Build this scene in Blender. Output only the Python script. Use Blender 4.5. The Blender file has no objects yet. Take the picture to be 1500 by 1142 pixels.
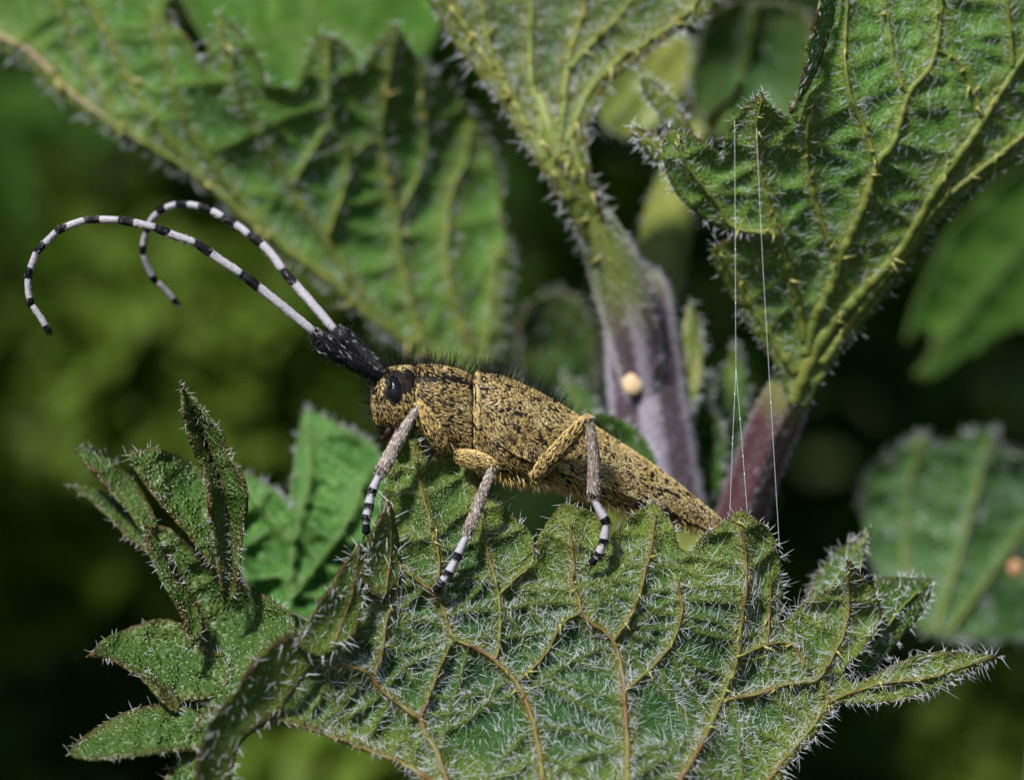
import bpy, math
import numpy as np
from mathutils import Vector, Matrix
from mathutils.geometry import delaunay_2d_cdt

rng = np.random.default_rng(11)
scene = bpy.context.scene
COL = scene.collection
R = math.radians

# ------------------------------------------------------------------ camera, sky, sun, exposure
# One unit is about 3.5 mm: a macro frame 15 units wide at the beetle, camera 45 units away.
D = 45.0
cam_data = bpy.data.cameras.new('camera')
cam = bpy.data.objects.new('camera', cam_data)
COL.objects.link(cam)
cam.location = (0, -D, 0)
cam.rotation_euler = (R(90), 0, 0)
cam_data.sensor_width = 36
cam_data.lens = 36 * D / 15.0
cam_data.clip_start = 0.5
cam_data.clip_end = 5000
cam_data.dof.use_dof = True
cam_data.dof.focus_distance = D - 0.45
cam_data.dof.aperture_fstop = cam_data.lens / 1000 / 1.15
scene.camera = cam

SUN_EL, SUN_AZ = 45.0, 208.0      # azimuth clockwise from +Y: behind the camera, a little to the left
world = bpy.data.worlds.new('World')
scene.world = world
world.use_nodes = True
wn = world.node_tree.nodes
wl = world.node_tree.links
bg = wn['Background']
sky = wn.new('ShaderNodeTexSky')
sky.sky_type = 'NISHITA'
sky.sun_disc = False
sky.sun_elevation = R(SUN_EL)
sky.sun_rotation = R(SUN_AZ)
wl.new(sky.outputs[0], bg.inputs[0])
bg.inputs[1].default_value = 0.065
sd = bpy.data.lights.new('sun', 'SUN')
sd.energy = 4.3
sd.angle = R(7)
sd.color = (1.0, 0.96, 0.9)
sun = bpy.data.objects.new('sun', sd)
COL.objects.link(sun)
_d = Vector((math.sin(R(SUN_AZ)) * math.cos(R(SUN_EL)), math.cos(R(SUN_AZ)) * math.cos(R(SUN_EL)), math.sin(R(SUN_EL))))
sun.rotation_euler = _d.to_track_quat('Z', 'Y').to_euler()
vs = scene.view_settings
vs.view_transform = 'Standard'
vs.look = 'None'
vs.gamma = 1.0
vs.use_curve_mapping = False
vs.exposure = 0.58
scene.render.engine = 'CYCLES'
scene.cycles.use_denoising = True
scene.cycles.max_bounces = 8
scene.cycles.transparent_max_bounces = 8
scene.cycles.caustics_reflective = False
scene.cycles.caustics_refractive = False

# ------------------------------------------------------------------ helpers
def P(a):
    """rows (px, py, depth) -> world points"""
    a = np.asarray(a, float)
    s = (D + a[..., 2]) / D
    return np.stack([(a[..., 0] - 750) / 100 * s, a[..., 2], (571 - a[..., 1]) / 100 * s], -1)

def W(px, y=0.0):
    return px / 100.0 * (D + y) / D

def crom(pts, n):
    """Catmull-Rom resample of an open polyline, n samples per span"""
    p = np.asarray(pts, float)
    q = np.vstack([2 * p[0] - p[1], p, 2 * p[-1] - p[-2]])
    t = np.linspace(0, 1, n, endpoint=False)[:, None]
    out = []
    for i in range(len(p) - 1):
        a, b, c, d = q[i], q[i + 1], q[i + 2], q[i + 3]
        out.append(0.5 * (2 * b + (c - a) * t + (2 * a - 5 * b + 4 * c - d) * t ** 2 + (3 * b - a - 3 * c + d) * t ** 3))
    out.append(p[-1:])
    return np.vstack(out)

def resample(p, step):
    p = np.asarray(p, float)
    s = np.r_[0, np.cumsum(np.linalg.norm(np.diff(p, axis=0), axis=1))]
    n = max(2, int(s[-1] / step) + 1)
    u = np.linspace(0, s[-1], n)
    return np.stack([np.interp(u, s, p[:, k]) for k in range(p.shape[1])], 1)

def hash3(ix, iy, iz):
    n = (ix * 374761393 + iy * 668265263 + iz * 2147483647 % 1000003) & 0x7fffffff
    n = ((n ^ (n >> 13)) * 1274126177) & 0x7fffffff
    return ((n ^ (n >> 16)) & 0xffff) / 65535.0

def vnoise(p):
    p = np.asarray(p, float)
    if p.shape[1] == 2:
        p = np.c_[p, np.zeros(len(p))]
    i = np.floor(p).astype(np.int64)
    f = p - i
    f = f * f * (3 - 2 * f)
    r = 0
    for dx in (0, 1):
        for dy in (0, 1):
            for dz in (0, 1):
                w = (f[:, 0] if dx else 1 - f[:, 0]) * (f[:, 1] if dy else 1 - f[:, 1]) * (f[:, 2] if dz else 1 - f[:, 2])
                r = r + w * hash3(i[:, 0] + dx, i[:, 1] + dy, i[:, 2] + dz)
    return r

def tps(ctrl):
    c = np.asarray(ctrl, float)
    xy, z = c[:, :2] / 300.0, c[:, 2]
    n = len(c)
    def U(r):
        return np.where(r > 1e-9, r * r * np.log(np.maximum(r, 1e-9)), 0)
    K = U(np.linalg.norm(xy[:, None] - xy[None], axis=2)) + 0.002 * np.eye(n)
    Pm = np.c_[np.ones(n), xy]
    A = np.zeros((n + 3, n + 3))
    A[:n, :n] = K; A[:n, n:] = Pm; A[n:, :n] = Pm.T
    w = np.linalg.solve(A, np.r_[z, 0, 0, 0])
    def f(p):
        q = np.asarray(p, float)[:, :2] / 300.0
        return U(np.linalg.norm(q[:, None] - xy[None], axis=2)) @ w[:n] + w[n] + q @ w[n + 1:]
    return f

def inside(poly, p):
    a = poly; b = np.roll(poly, -1, axis=0)
    dy = b[:, 1] - a[:, 1]
    sl = (b[:, 0] - a[:, 0]) / np.where(dy == 0, 1e-9, dy)
    out = np.empty(len(p), bool)
    for s in range(0, len(p), 4000):
        x, y = p[s:s + 4000, 0:1], p[s:s + 4000, 1:2]
        c = ((a[:, 1] > y) != (b[:, 1] > y)) & (x < sl * (y - a[:, 1]) + a[:, 0])
        out[s:s + 4000] = c.sum(1) % 2 == 1
    return out

def near(p, q):
    """distance to and index of the nearest of q, in chunks"""
    d = np.empty(len(p)); k = np.empty(len(p), int)
    for s in range(0, len(p), 2000):
        m = ((p[s:s + 2000, None] - q[None]) ** 2).sum(2)
        j = m.argmin(1)
        k[s:s + 2000] = j
        d[s:s + 2000] = np.sqrt(m[np.arange(len(j)), j])
    return d, k

class Buf:
    """collects vertices, faces and point attributes of one mesh"""
    def __init__(self):
        self.v = []; self.f = []; self.a = {}; self.n = 0
    def add(self, v, f, **attrs):
        v = np.asarray(v, float)
        for k, x in attrs.items():
            self.a.setdefault(k, []).append((self.n, np.broadcast_to(np.asarray(x, float), (len(v),))))
        self.v.append(v)
        for g in (f if isinstance(f, list) else [f]):
            if len(g):
                self.f.append(np.asarray(g, int) + self.n)
        self.n += len(v)
        return self

def obj(name, buf, mat, parent=None, smooth=True):
    me = bpy.data.meshes.new(name)
    V = np.vstack(buf.v)
    me.vertices.add(len(V))
    me.vertices.foreach_set('co', V.astype(np.float32).ravel())
    loops = np.concatenate([f.ravel() for f in buf.f])
    sizes = np.concatenate([np.full(len(f), f.shape[1]) for f in buf.f])
    me.loops.add(len(loops))
    me.loops.foreach_set('vertex_index', loops.astype(np.int32))
    me.polygons.add(len(sizes))
    me.polygons.foreach_set('loop_start', np.r_[0, np.cumsum(sizes)[:-1]].astype(np.int32))
    me.update(calc_edges=True)
    if smooth:
        me.polygons.foreach_set('use_smooth', np.ones(len(sizes), bool))
    for k, lst in buf.a.items():
        arr = np.zeros(len(V), np.float32)
        for s, x in lst:
            arr[s:s + len(x)] = x
        at = me.attributes.new(k, 'FLOAT', 'POINT')
        at.data.foreach_set('value', arr)
    for m in (mat if isinstance(mat, (list, tuple)) else [mat]):
        me.materials.append(m)
    me.validate()
    o = bpy.data.objects.new(name, me)
    COL.objects.link(o)
    if parent is not None:
        setp(o, parent)
    return o

def wpos(o):
    w = o.location.copy()
    if o.parent is not None:
        w += wpos(o.parent) + o.matrix_parent_inverse.translation
    return w

def setp(o, parent):
    o.parent = parent
    o.matrix_parent_inverse = Matrix.Translation(-wpos(parent))

def tag(o, label, cat, group=None, kind=None):
    o['label'] = label
    if cat:
        o['category'] = cat
    if group:
        o['group'] = group
    if kind:
        o['kind'] = kind
    return o

def empty(name, loc, label, cat, group=None):
    o = bpy.data.objects.new(name, None)
    COL.objects.link(o)
    o.location = loc
    o.empty_display_size = 0.3
    return tag(o, label, cat, group)

def frames(p):
    t = np.gradient(p, axis=0)
    t /= np.linalg.norm(t, axis=1)[:, None] + 1e-12
    n = np.zeros_like(p)
    ref = np.array([0., -1., 0.])
    if abs(t[0] @ ref) > 0.9:
        ref = np.array([0., 0., 1.])
    v = ref - t[0] * (t[0] @ ref)
    for i in range(len(p)):
        v = v - t[i] * (t[i] @ v)
        v /= np.linalg.norm(v) + 1e-12
        n[i] = v
    return t, n, np.cross(t, n)

def tube(p, r, sides=8, flat=1.0, prof=None, cap=True):
    """rings along p; flat squeezes the binormal; prof(theta) scales the radius. Returns V, F(list), theta, t"""
    p = np.asarray(p, float)
    r = np.broadcast_to(np.asarray(r, float), (len(p),))
    t, n, b = frames(p)
    th = np.linspace(0, 2 * np.pi, sides, endpoint=False)
    pr = np.ones(sides) if prof is None else prof(th)
    V = p[:, None] + (r[:, None] * pr)[..., None] * (np.cos(th)[None, :, None] * n[:, None] + flat * np.sin(th)[None, :, None] * b[:, None])
    m = len(p)
    i = np.arange(m - 1)[:, None] * sides
    j = np.arange(sides)[None]
    j2 = (j + 1) % sides
    q = np.stack([i + j, i + j2, i + sides + j2, i + sides + j], -1).reshape(-1, 4)
    V = V.reshape(-1, 3)
    F = [q]
    tt = np.repeat(np.linspace(0, 1, m), sides)
    thh = np.tile(th, m)
    if cap:
        V = np.vstack([V, p[0] - t[0] * r[0] * .35, p[-1] + t[-1] * r[-1] * .35])
        k = np.arange(sides); k2 = (k + 1) % sides
        a = len(V) - 2
        F.append(np.stack([np.full(sides, a), k2, k], 1))
        F.append(np.stack([np.full(sides, a + 1), (m - 1) * sides + k, (m - 1) * sides + k2], 1))
        tt = np.r_[tt, 0, 1]; thh = np.r_[thh, 0, 0]
    return V, F, thh, tt

def hairs(base, d, length, width, bend=None, segs=3, sides=3):
    """tapered curved hairs, vectorised. Returns V, tris, per-vertex hair index"""
    N = len(base)
    d = d / (np.linalg.norm(d, axis=1)[:, None] + 1e-12)
    length = np.broadcast_to(length, (N,)); width = np.broadcast_to(width, (N,))
    if bend is None:
        bend = np.zeros((N, 3))
    ref = np.where(np.abs(d[:, 1:2]) > 0.85, np.array([[1., 0, 0]]), np.array([[0, 1., 0]]))
    u = np.cross(d, ref); u /= np.linalg.norm(u, axis=1)[:, None] + 1e-12
    w = np.cross(d, u)
    th = np.linspace(0, 2 * np.pi, sides, endpoint=False)
    rings = []
    for k in range(segs):
        t = k / segs
        c = base + d * (length * t)[:, None] + bend * (length * t * t)[:, None]
        rr = width * (1 - 0.75 * t)
        rings.append(c[:, None] + rr[:, None, None] * (np.cos(th)[None, :, None] * u[:, None] + np.sin(th)[None, :, None] * w[:, None]))
    tip = base + d * length[:, None] + bend * length[:, None]
    V = np.concatenate(rings + [tip[:, None]], axis=1)
    per = segs * sides + 1
    f = []
    for k in range(segs - 1):
        for j in range(sides):
            a, b = k * sides + j, k * sides + (j + 1) % sides
            f += [(a, b, b + sides), (a, b + sides, a + sides)]
    for j in range(sides):
        f.append(((segs - 1) * sides + j, (segs - 1) * sides + (j + 1) % sides, per - 1))
    F = (np.asarray(f)[None] + (np.arange(N) * per)[:, None, None]).reshape(-1, 3)
    return V.reshape(-1, 3), F, np.repeat(np.arange(N), per)

# ------------------------------------------------------------------ materials
def mat(name):
    m = bpy.data.materials.new(name)
    m.use_nodes = True
    nt = m.node_tree
    return m, nt.nodes, nt.links, nt.nodes['Principled BSDF']

def ramp(n, l, src, stops):
    r = n.new('ShaderNodeValToRGB')
    e = r.color_ramp.elements
    while len(e) < len(stops):
        e.new(0.5)
    for q, (p, c) in zip(e, stops):
        q.position = p
        q.color = (*c, 1)
    l.new(src, r.inputs[0])
    return r.outputs[0]

def mixc(n, l, fac, a, b):
    m = n.new('ShaderNodeMix')
    m.data_type = 'RGBA'
    if isinstance(fac, (int, float)):
        m.inputs[0].default_value = fac
    else:
        l.new(fac, m.inputs[0])
    for s, x in ((6, a), (7, b)):
        if isinstance(x, tuple):
            m.inputs[s].default_value = (*x, 1)
        else:
            l.new(x, m.inputs[s])
    return m.outputs[2]

def math_(n, l, op, a, b=0.0, clamp=False):
    m = n.new('ShaderNodeMath')
    m.operation = op
    m.use_clamp = clamp
    for s, x in ((0, a), (1, b)):
        if isinstance(x, (int, float)):
            m.inputs[s].default_value = x
        else:
            l.new(x, m.inputs[s])
    return m.outputs[0]

def tex(n, l, kind, scale, **kw):
    t = n.new(kind)
    g = n.get('geo_pos') or n.new('ShaderNodeNewGeometry')
    g.name = 'geo_pos'
    l.new(g.outputs['Position'], t.inputs['Vector'])
    t.inputs['Scale'].default_value = scale
    for k, v in kw.items():
        t.inputs[k].default_value = v
    return t

def attr(n, name):
    a = n.new('ShaderNodeAttribute')
    a.attribute_name = name
    return a.outputs['Fac']

def leaf_mat(name, dark, light, veinc, edgec, rimc=None, trans=0.3, rough=0.58, grain=24.0, bump=0.8, transc=(0.16, 0.30, 0.03), spec=0.32):
    m, n, l, b = mat(name)
    t1 = tex(n, l, 'ShaderNodeTexNoise', 1.1, Detail=5.0, Roughness=0.6)
    t2 = tex(n, l, 'ShaderNodeTexNoise', 9.0, Detail=3.0)
    f = math_(n, l, 'ADD', math_(n, l, 'MULTIPLY', t1.outputs[0], 0.7), math_(n, l, 'MULTIPLY', t2.outputs[0], 0.3))
    c = ramp(n, l, f, [(0.36, dark), (0.62, light)])
    gr = tex(n, l, 'ShaderNodeTexVoronoi', grain)
    grain_f = ramp(n, l, gr.outputs['Distance'], [(0.05, (1, 1, 1)), (0.55, (0, 0, 0))])
    c = mixc(n, l, math_(n, l, 'MULTIPLY', grain_f, 0.5), c, tuple(min(1, x * 1.9) for x in light))
    if rimc:
        rn = tex(n, l, 'ShaderNodeTexNoise', 1.6, Detail=3.0)
        c = mixc(n, l, math_(n, l, 'MULTIPLY', attr(n, 'rim'), ramp(n, l, rn.outputs[0], [(0.3, (0.3, 0.3, 0.3)), (0.7, (1, 1, 1))])), c, rimc)
    c = mixc(n, l, math_(n, l, 'MULTIPLY', attr(n, 'vein'), 0.9), c, veinc)
    en = tex(n, l, 'ShaderNodeTexNoise', 3.0, Detail=3.0)
    ef = math_(n, l, 'MULTIPLY', attr(n, 'edge'), ramp(n, l, en.outputs[0], [(0.35, (0.2, 0.2, 0.2)), (0.6, (1, 1, 1))]))
    c = mixc(n, l, ef, c, edgec)
    l.new(c, b.inputs['Base Color'])
    b.inputs['Roughness'].default_value = rough
    b.inputs['Specular IOR Level'].default_value = spec
    bp = n.new('ShaderNodeBump')
    bp.inputs['Strength'].default_value = bump
    bp.inputs['Distance'].default_value = 0.05
    h = math_(n, l, 'ADD', grain_f, math_(n, l, 'MULTIPLY', t2.outputs[0], 1.2))
    l.new(h, bp.inputs['Height'])
    l.new(bp.outputs[0], b.inputs['Normal'])
    tr = n.new('ShaderNodeBsdfTranslucent')
    l.new(mixc(n, l, attr(n, 'vein'), transc, (0.2, 0.22, 0.04)), tr.inputs[0])
    mx = n.new('ShaderNodeMixShader')
    mx.inputs[0].default_value = trans
    l.new(b.outputs[0], mx.inputs[1])
    l.new(tr.outputs[0], mx.inputs[2])
    l.new(mx.outputs[0], n['Material Output'].inputs[0])
    return m

M_UNDER = leaf_mat('leaf_underside', (0.010, 0.052, 0.012), (0.040, 0.115, 0.023), (0.150, 0.165, 0.032), (0.070, 0.026, 0.014), (0.160, 0.225, 0.032), transc=(0.20, 0.36, 0.03))
M_UNDER_PALE = leaf_mat('leaf_underside_pale', (0.044, 0.160, 0.026), (0.130, 0.290, 0.056), (0.185, 0.265, 0.045), (0.080, 0.030, 0.016), (0.160, 0.280, 0.045), transc=(0.16, 0.36, 0.03), trans=0.36)
M_UPPER = leaf_mat('leaf_upper_side', (0.010, 0.050, 0.008), (0.038, 0.118, 0.017), (0.060, 0.120, 0.020), (0.085, 0.045, 0.018), (0.085, 0.140, 0.026), grain=15.0, bump=0.9, rough=0.38, spec=0.45)
M_BACK = leaf_mat('leaf_back_plants', (0.032, 0.100, 0.012), (0.070, 0.155, 0.022), (0.110, 0.170, 0.040), (0.05, 0.08, 0.02), grain=4.0, bump=0.3, rough=0.55, spec=0.25)  # mid-green of the leaves farther back

def plain(name, col, rough=0.5, spec=0.5, noise=None, col2=None, trans=0.0, sheen=0.0, nb=0.0):
    m, n, l, b = mat(name)
    if noise:
        t = tex(n, l, 'ShaderNodeTexNoise', noise, Detail=4.0)
        c = ramp(n, l, t.outputs[0], [(0.35, col), (0.65, col2)])
        l.new(c, b.inputs['Base Color'])
        if nb:
            bp = n.new('ShaderNodeBump'); bp.inputs['Strength'].default_value = nb; bp.inputs['Distance'].default_value = 0.02
            l.new(t.outputs[0], bp.inputs['Height']); l.new(bp.outputs[0], b.inputs['Normal'])
    else:
        b.inputs['Base Color'].default_value = (*col, 1)
    b.inputs['Roughness'].default_value = rough
    b.inputs['Specular IOR Level'].default_value = spec
    b.inputs['Sheen Weight'].default_value = sheen
    if trans:
        tr = n.new('ShaderNodeBsdfTranslucent'); tr.inputs[0].default_value = (*col, 1)
        mx = n.new('ShaderNodeMixShader'); mx.inputs[0].default_value = trans
        l.new(b.outputs[0], mx.inputs[1]); l.new(tr.outputs[0], mx.inputs[2])
        l.new(mx.outputs[0], n['Material Output'].inputs[0])
    return m

M_HAIR = plain('leaf_hair_white', (0.78, 0.82, 0.86), 0.3, 0.6, trans=0.35)
M_STING = plain('stinging_hair', (0.42, 0.40, 0.12), 0.25, 0.6, trans=0.35)
M_STING_DARK = plain('stinging_hair_dark', (0.05, 0.08, 0.02), 0.3, 0.5)
M_VEIN = plain('leaf_vein_brown', (0.130, 0.145, 0.032), 0.55, 0.3, 2.2, (0.130, 0.066, 0.026), nb=1.0)
M_VEIN_G = plain('leaf_vein_olive', (0.100, 0.155, 0.028), 0.55, 0.3, 3.0, (0.160, 0.175, 0.038), nb=1.0)
M_BEAD = plain('leaf_papillae', (0.55, 0.62, 0.38), 0.12, 1.0, trans=0.3)
M_VEIN_PINK = plain('leaf_vein_pinkish', (0.30, 0.20, 0.15), 0.5, 0.4, 1.5, (0.22, 0.22, 0.08), nb=0.6)
M_SILK = plain('spider_silk', (0.8, 0.82, 0.85), 0.15, 1.0)

def stem_mat(name, pale, purple, green):
    m, n, l, b = mat(name)
    g = attr(n, 'groove')
    t = tex(n, l, 'ShaderNodeTexNoise', 5.0, Detail=5.0)
    f = math_(n, l, 'ADD', g, math_(n, l, 'MULTIPLY', math_(n, l, 'SUBTRACT', t.outputs[0], 0.5), 0.9), True)
    c = ramp(n, l, f, [(0.45, purple), (0.78, pale)])
    c = mixc(n, l, math_(n, l, 'MULTIPLY', attr(n, 'green'), 1.0, True), c, green)
    l.new(c, b.inputs['Base Color'])
    b.inputs['Roughness'].default_value = 0.55
    b.inputs['Sheen Weight'].default_value = 0.3
    bp = n.new('ShaderNodeBump'); bp.inputs['Strength'].default_value = 0.4; bp.inputs['Distance'].default_value = 0.04
    l.new(t.outputs[0], bp.inputs['Height']); l.new(bp.outputs[0], b.inputs['Normal'])
    return m
M_STEM = stem_mat('nettle_stem', (0.30, 0.27, 0.34), (0.060, 0.030, 0.050), (0.16, 0.20, 0.035))
M_STEM_RED = stem_mat('nettle_stem_red', (0.075, 0.026, 0.040), (0.055, 0.012, 0.022), (0.16, 0.19, 0.035))
M_PETIOLE = plain('petiole_olive', (0.105, 0.140, 0.026), 0.5, 0.3, 1.6, (0.170, 0.190, 0.042), nb=0.6)
M_FUZZ = plain('stem_down', (0.60, 0.57, 0.66), 0.5, 0.3, trans=0.3)

# beetle
def gold_mat():
    m, n, l, b = mat('beetle_gold_hair')
    c = ramp(n, l, attr(n, 'tint'), [(0.0, (0.015, 0.012, 0.010)), (0.13, (0.05, 0.03, 0.012)), (0.2, (0.55, 0.37, 0.115)), (0.65, (0.84, 0.62, 0.255)), (1.0, (0.95, 0.82, 0.54))])
    l.new(c, b.inputs['Base Color'])
    b.inputs['Roughness'].default_value = 0.42
    b.inputs['Specular IOR Level'].default_value = 0.5
    return m
M_GOLD = gold_mat()
M_CUT = plain('beetle_cuticle', (0.005, 0.0045, 0.005), 0.55, 0.12, 14.0, (0.016, 0.012, 0.009), nb=0.4)
M_BLACKHAIR = plain('beetle_black_hair', (0.005, 0.005, 0.005), 0.4, 0.25)
M_GREYHAIR = plain('beetle_grey_hair', (0.56, 0.52, 0.50), 0.45, 0.4)
M_EYE = plain('beetle_eye', (0.004, 0.004, 0.008), 0.22, 0.4, 60.0, (0.009, 0.009, 0.018), nb=0.25)
M_CLAW = plain('beetle_claw', (0.020, 0.010, 0.007), 0.25, 0.6)
M_PALP = plain('beetle_palp', (0.10, 0.035, 0.030), 0.3, 0.6, 20.0, (0.03, 0.012, 0.012))
def band_mat(name, white, black):
    m, n, l, b = mat(name)
    t = tex(n, l, 'ShaderNodeTexNoise', 26.0, Detail=3.0)
    f = math_(n, l, 'ADD', attr(n, 'dark'), math_(n, l, 'MULTIPLY', math_(n, l, 'SUBTRACT', t.outputs[0], 0.5), 0.55), True)
    c = ramp(n, l, f, [(0.42, white), (0.56, black)])
    l.new(c, b.inputs['Base Color'])
    b.inputs['Roughness'].default_value = 0.6
    b.inputs['Specular IOR Level'].default_value = 0.1
    bp = n.new('ShaderNodeBump'); bp.inputs['Strength'].default_value = 0.6; bp.inputs['Distance'].default_value = 0.015
    l.new(t.outputs[0], bp.inputs['Height']); l.new(bp.outputs[0], b.inputs['Normal'])
    return m
M_BAND = band_mat('beetle_banded', (0.34, 0.33, 0.38), (0.005, 0.005, 0.008))
M_TIBIA = band_mat('beetle_tibia', (0.17, 0.14, 0.12), (0.03, 0.024, 0.022))

# ------------------------------------------------------------------ leaves
def auto_cross(veins, poly, step, rs, maxlen=170, minlen=24):
    """ladder veins between the main ones"""
    vp = [resample(crom(v[0], 6), 4.0) for v in veins]
    allp = np.vstack(vp)
    own = np.concatenate([np.full(len(v), i) for i, v in enumerate(vp)])
    out = []
    for i, v in enumerate(vp):
        s = rs.uniform(0.3, 0.9) * step
        k = 0
        L = (len(v) - 1) * 4.0
        while s < L - 10:
            j = int(s / 4)
            t = v[min(j + 2, len(v) - 1)] - v[max(j - 2, 0)]
            t = t / (np.linalg.norm(t) + 1e-9)
            for side in (-1, 1):
                nrm = np.array([-t[1], t[0]]) * side
                a = rs.uniform(-0.15, 0.6)
                d = nrm * math.cos(a) + t * math.sin(a)
                p = v[j].copy(); path = [p.copy()]
                curl = rs.uniform(-0.04, 0.04)
                okk = False
                for q in range(int(maxlen / 5)):
                    c, sn = math.cos(curl), math.sin(curl)
                    d = np.array([d[0] * c - d[1] * sn, d[0] * sn + d[1] * c])
                    p = p + d * 5
                    path.append(p.copy())
                    m = ((allp - p) ** 2).sum(1)
                    m[own == i] = 1e9
                    if m.min() < 36:
                        okk = True; break
                    if not inside(poly, p[None])[0]:
                        okk = True; break
                if okk and len(path) * 5 > minlen:
                    out.append(np.array(path))
            k += 1
            s += step * rs.uniform(0.75, 1.3)
    return out

class Leaf:
    """one nettle leaf: curved sheets with veins, ribs pressed into the blade, hairs and stings"""
    def __init__(self, parent, material, vein_mat, seed, label=None):
        self.buf = Buf(); self.parent = parent; self.mat = material; self.vm = vein_mat
        self.rs = np.random.default_rng(seed)
        self.sheets = []; self.tubes = []; self.label = label
    def sheet(self, outline, ctrl, veins=(), spacing=7.0, quilt=0.10, qw=20.0, cross=0, crossamp=0.6, edgew=5.0, rib=0.03,
              ribw=5.0, serr=0.0, wav=0.03, curl=0.0, curlw=25.0, vein_tubes=True, crossmax=170, rimw=55.0):
        rs = self.rs
        o = np.asarray(outline, float)
        e0 = o - np.roll(o, 1, axis=0); e1 = np.roll(o, -1, axis=0) - o
        cs = (e0 * e1).sum(1) / (np.linalg.norm(e0, axis=1) * np.linalg.norm(e1, axis=1) + 1e-9)
        o = np.vstack([[p] * (2 if c < 0.1 else 1) for p, c in zip(o, cs)])      # pointed teeth stay pointed
        closed = np.vstack([o, o[:1]])
        q = np.vstack([o[-1:], closed, o[1:2]])
        dense = crom(q, 6)
        dense = dense[6:-6]
        poly = resample(dense, spacing * 0.85)[:-1]
        if serr:
            poly = poly + rs.normal(0, serr, poly.shape)
        f = tps(ctrl)
        lo, hi = poly.min(0), poly.max(0)
        gx, gy = np.meshgrid(np.arange(lo[0], hi[0], spacing), np.arange(lo[1], hi[1], spacing * 0.87))
        gx = gx + (np.arange(gx.shape[0]) % 2)[:, None] * spacing * 0.5
        g = np.stack([gx.ravel(), gy.ravel()], 1) + rs.normal(0, spacing * 0.08, (gx.size, 2))
        g = g[inside(poly, g)]
        g = g[near(g, poly)[0] > spacing * 0.6]
        pts = np.vstack([poly, g])
        nb = len(poly)
        res = delaunay_2d_cdt([Vector(p) for p in pts], [], [list(range(nb))], 1, 1e-6)
        V2 = np.array([tuple(v) for v in res[0]])
        T = np.array([t for t in res[2] if len(t) == 3])
        mains = [resample(crom(v[0], 6), 4.0) for v in veins]
        cr = auto_cross(veins, poly, cross, rs, crossmax) if cross and veins else []
        crs = [resample(c, 4.0) for c in cr]
        mp = np.vstack(mains) if mains else np.array([[1e5, 1e5]])
        mw = np.concatenate([np.full(len(m), v[1]) for m, v in zip(mains, veins)]) if mains else np.array([1.0])
        cp = np.vstack(crs) if crs else np.array([[1e5, 1e5]])
        S = dict(f=f, poly=poly, mp=mp, mw=mw, cp=cp, ap=np.vstack([mp, cp]))
        def field(p):
            dm, km = near(p, mp)
            dc, _ = near(p, cp)
            de, _ = near(p, poly)
            y = f(p)
            dall = np.minimum(dm, dc + 4)
            y = y + quilt * (1 - np.exp(-dall / qw)) * np.clip(de / 18, 0.15, 1)
            y = y - rib * np.exp(-(dm / (mw[km] * 1.3)) ** 2) - rib * crossamp * np.exp(-(dc / ribw) ** 2)
            y = y + wav * (vnoise(p / 14.0) - 0.5) + wav * 2.5 * (vnoise(p / 60.0 + 7) - 0.5)
            if curl:
                y = y + curl * np.exp(-de / curlw)
            vein = np.maximum(np.exp(-(dm / (mw[km] * 1.25)) ** 2), 0.6 * np.exp(-(dc / (ribw * 0.8)) ** 2))
            edge = np.exp(-(de / edgew) ** 2)
            return y, vein, edge, dm, dc, de
        S['field'] = field
        y, vein, edge, dm, dc, de = field(V2)
        V3 = P(np.c_[V2, y])
        n = np.cross(V3[T[:, 1]] - V3[T[:, 0]], V3[T[:, 2]] - V3[T[:, 0]])
        flip = n[:, 1] > 0
        T[flip] = T[flip][:, ::-1]
        n[flip] *= -1
        VN = np.zeros_like(V3)
        for k in range(3):
            np.add.at(VN, T[:, k], n)
        VN /= np.linalg.norm(VN, axis=1)[:, None] + 1e-12
        # a real blade: far face set back along the normal, rim closed
        th = 0.035
        N = len(V3)
        back = V3 - VN * th
        be = {}
        for t in T:
            for a, b in ((t[0], t[1]), (t[1], t[2]), (t[2], t[0])):
                if (b, a) in be:
                    del be[(b, a)]
                else:
                    be[(a, b)] = 1
        rim = np.array([(b, a, a + N, b + N) for a, b in be])
        self.buf.add(np.vstack([V3, back]), [T, T[:, ::-1] + N, rim], vein=np.r_[vein, vein], edge=np.r_[edge, edge], rim=np.tile(np.exp(-(de / rimw) ** 2), 2))
        S.update(V3=V3, T=T, VN=VN, V2=V2, dm=dm, dc=dc, de=de)
        self.sheets.append(S)
        if vein_tubes:
            for m, v in zip(mains, veins):
                self.tubes.append((m, v[1], v[2] if len(v) > 2 else v[1] * 0.55, field, v[3] if len(v) > 3 else None))
        return S
    def sample(self, S, n, wfn):
        a, b, c = (S['V3'][S['T'][:, k]] for k in range(3))
        ar = np.linalg.norm(np.cross(b - a, c - a), axis=1)
        w = ar * wfn(S)[S['T']].mean(1)
        w = np.maximum(w, 0)
        k = self.rs.choice(len(w), n, p=w / w.sum())
        u, v = self.rs.random(n), self.rs.random(n)
        s = u + v > 1
        u[s], v[s] = 1 - u[s], 1 - v[s]
        bary = np.stack([1 - u - v, u, v], 1)
        t = S['T'][k]
        pos = (S['V3'][t] * bary[..., None]).sum(1)
        nor = (S['VN'][t] * bary[..., None]).sum(1)
        nor /= np.linalg.norm(nor, axis=1)[:, None]
        p2 = (S['V2'][t] * bary[..., None]).sum(1)
        return pos, nor, p2
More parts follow.
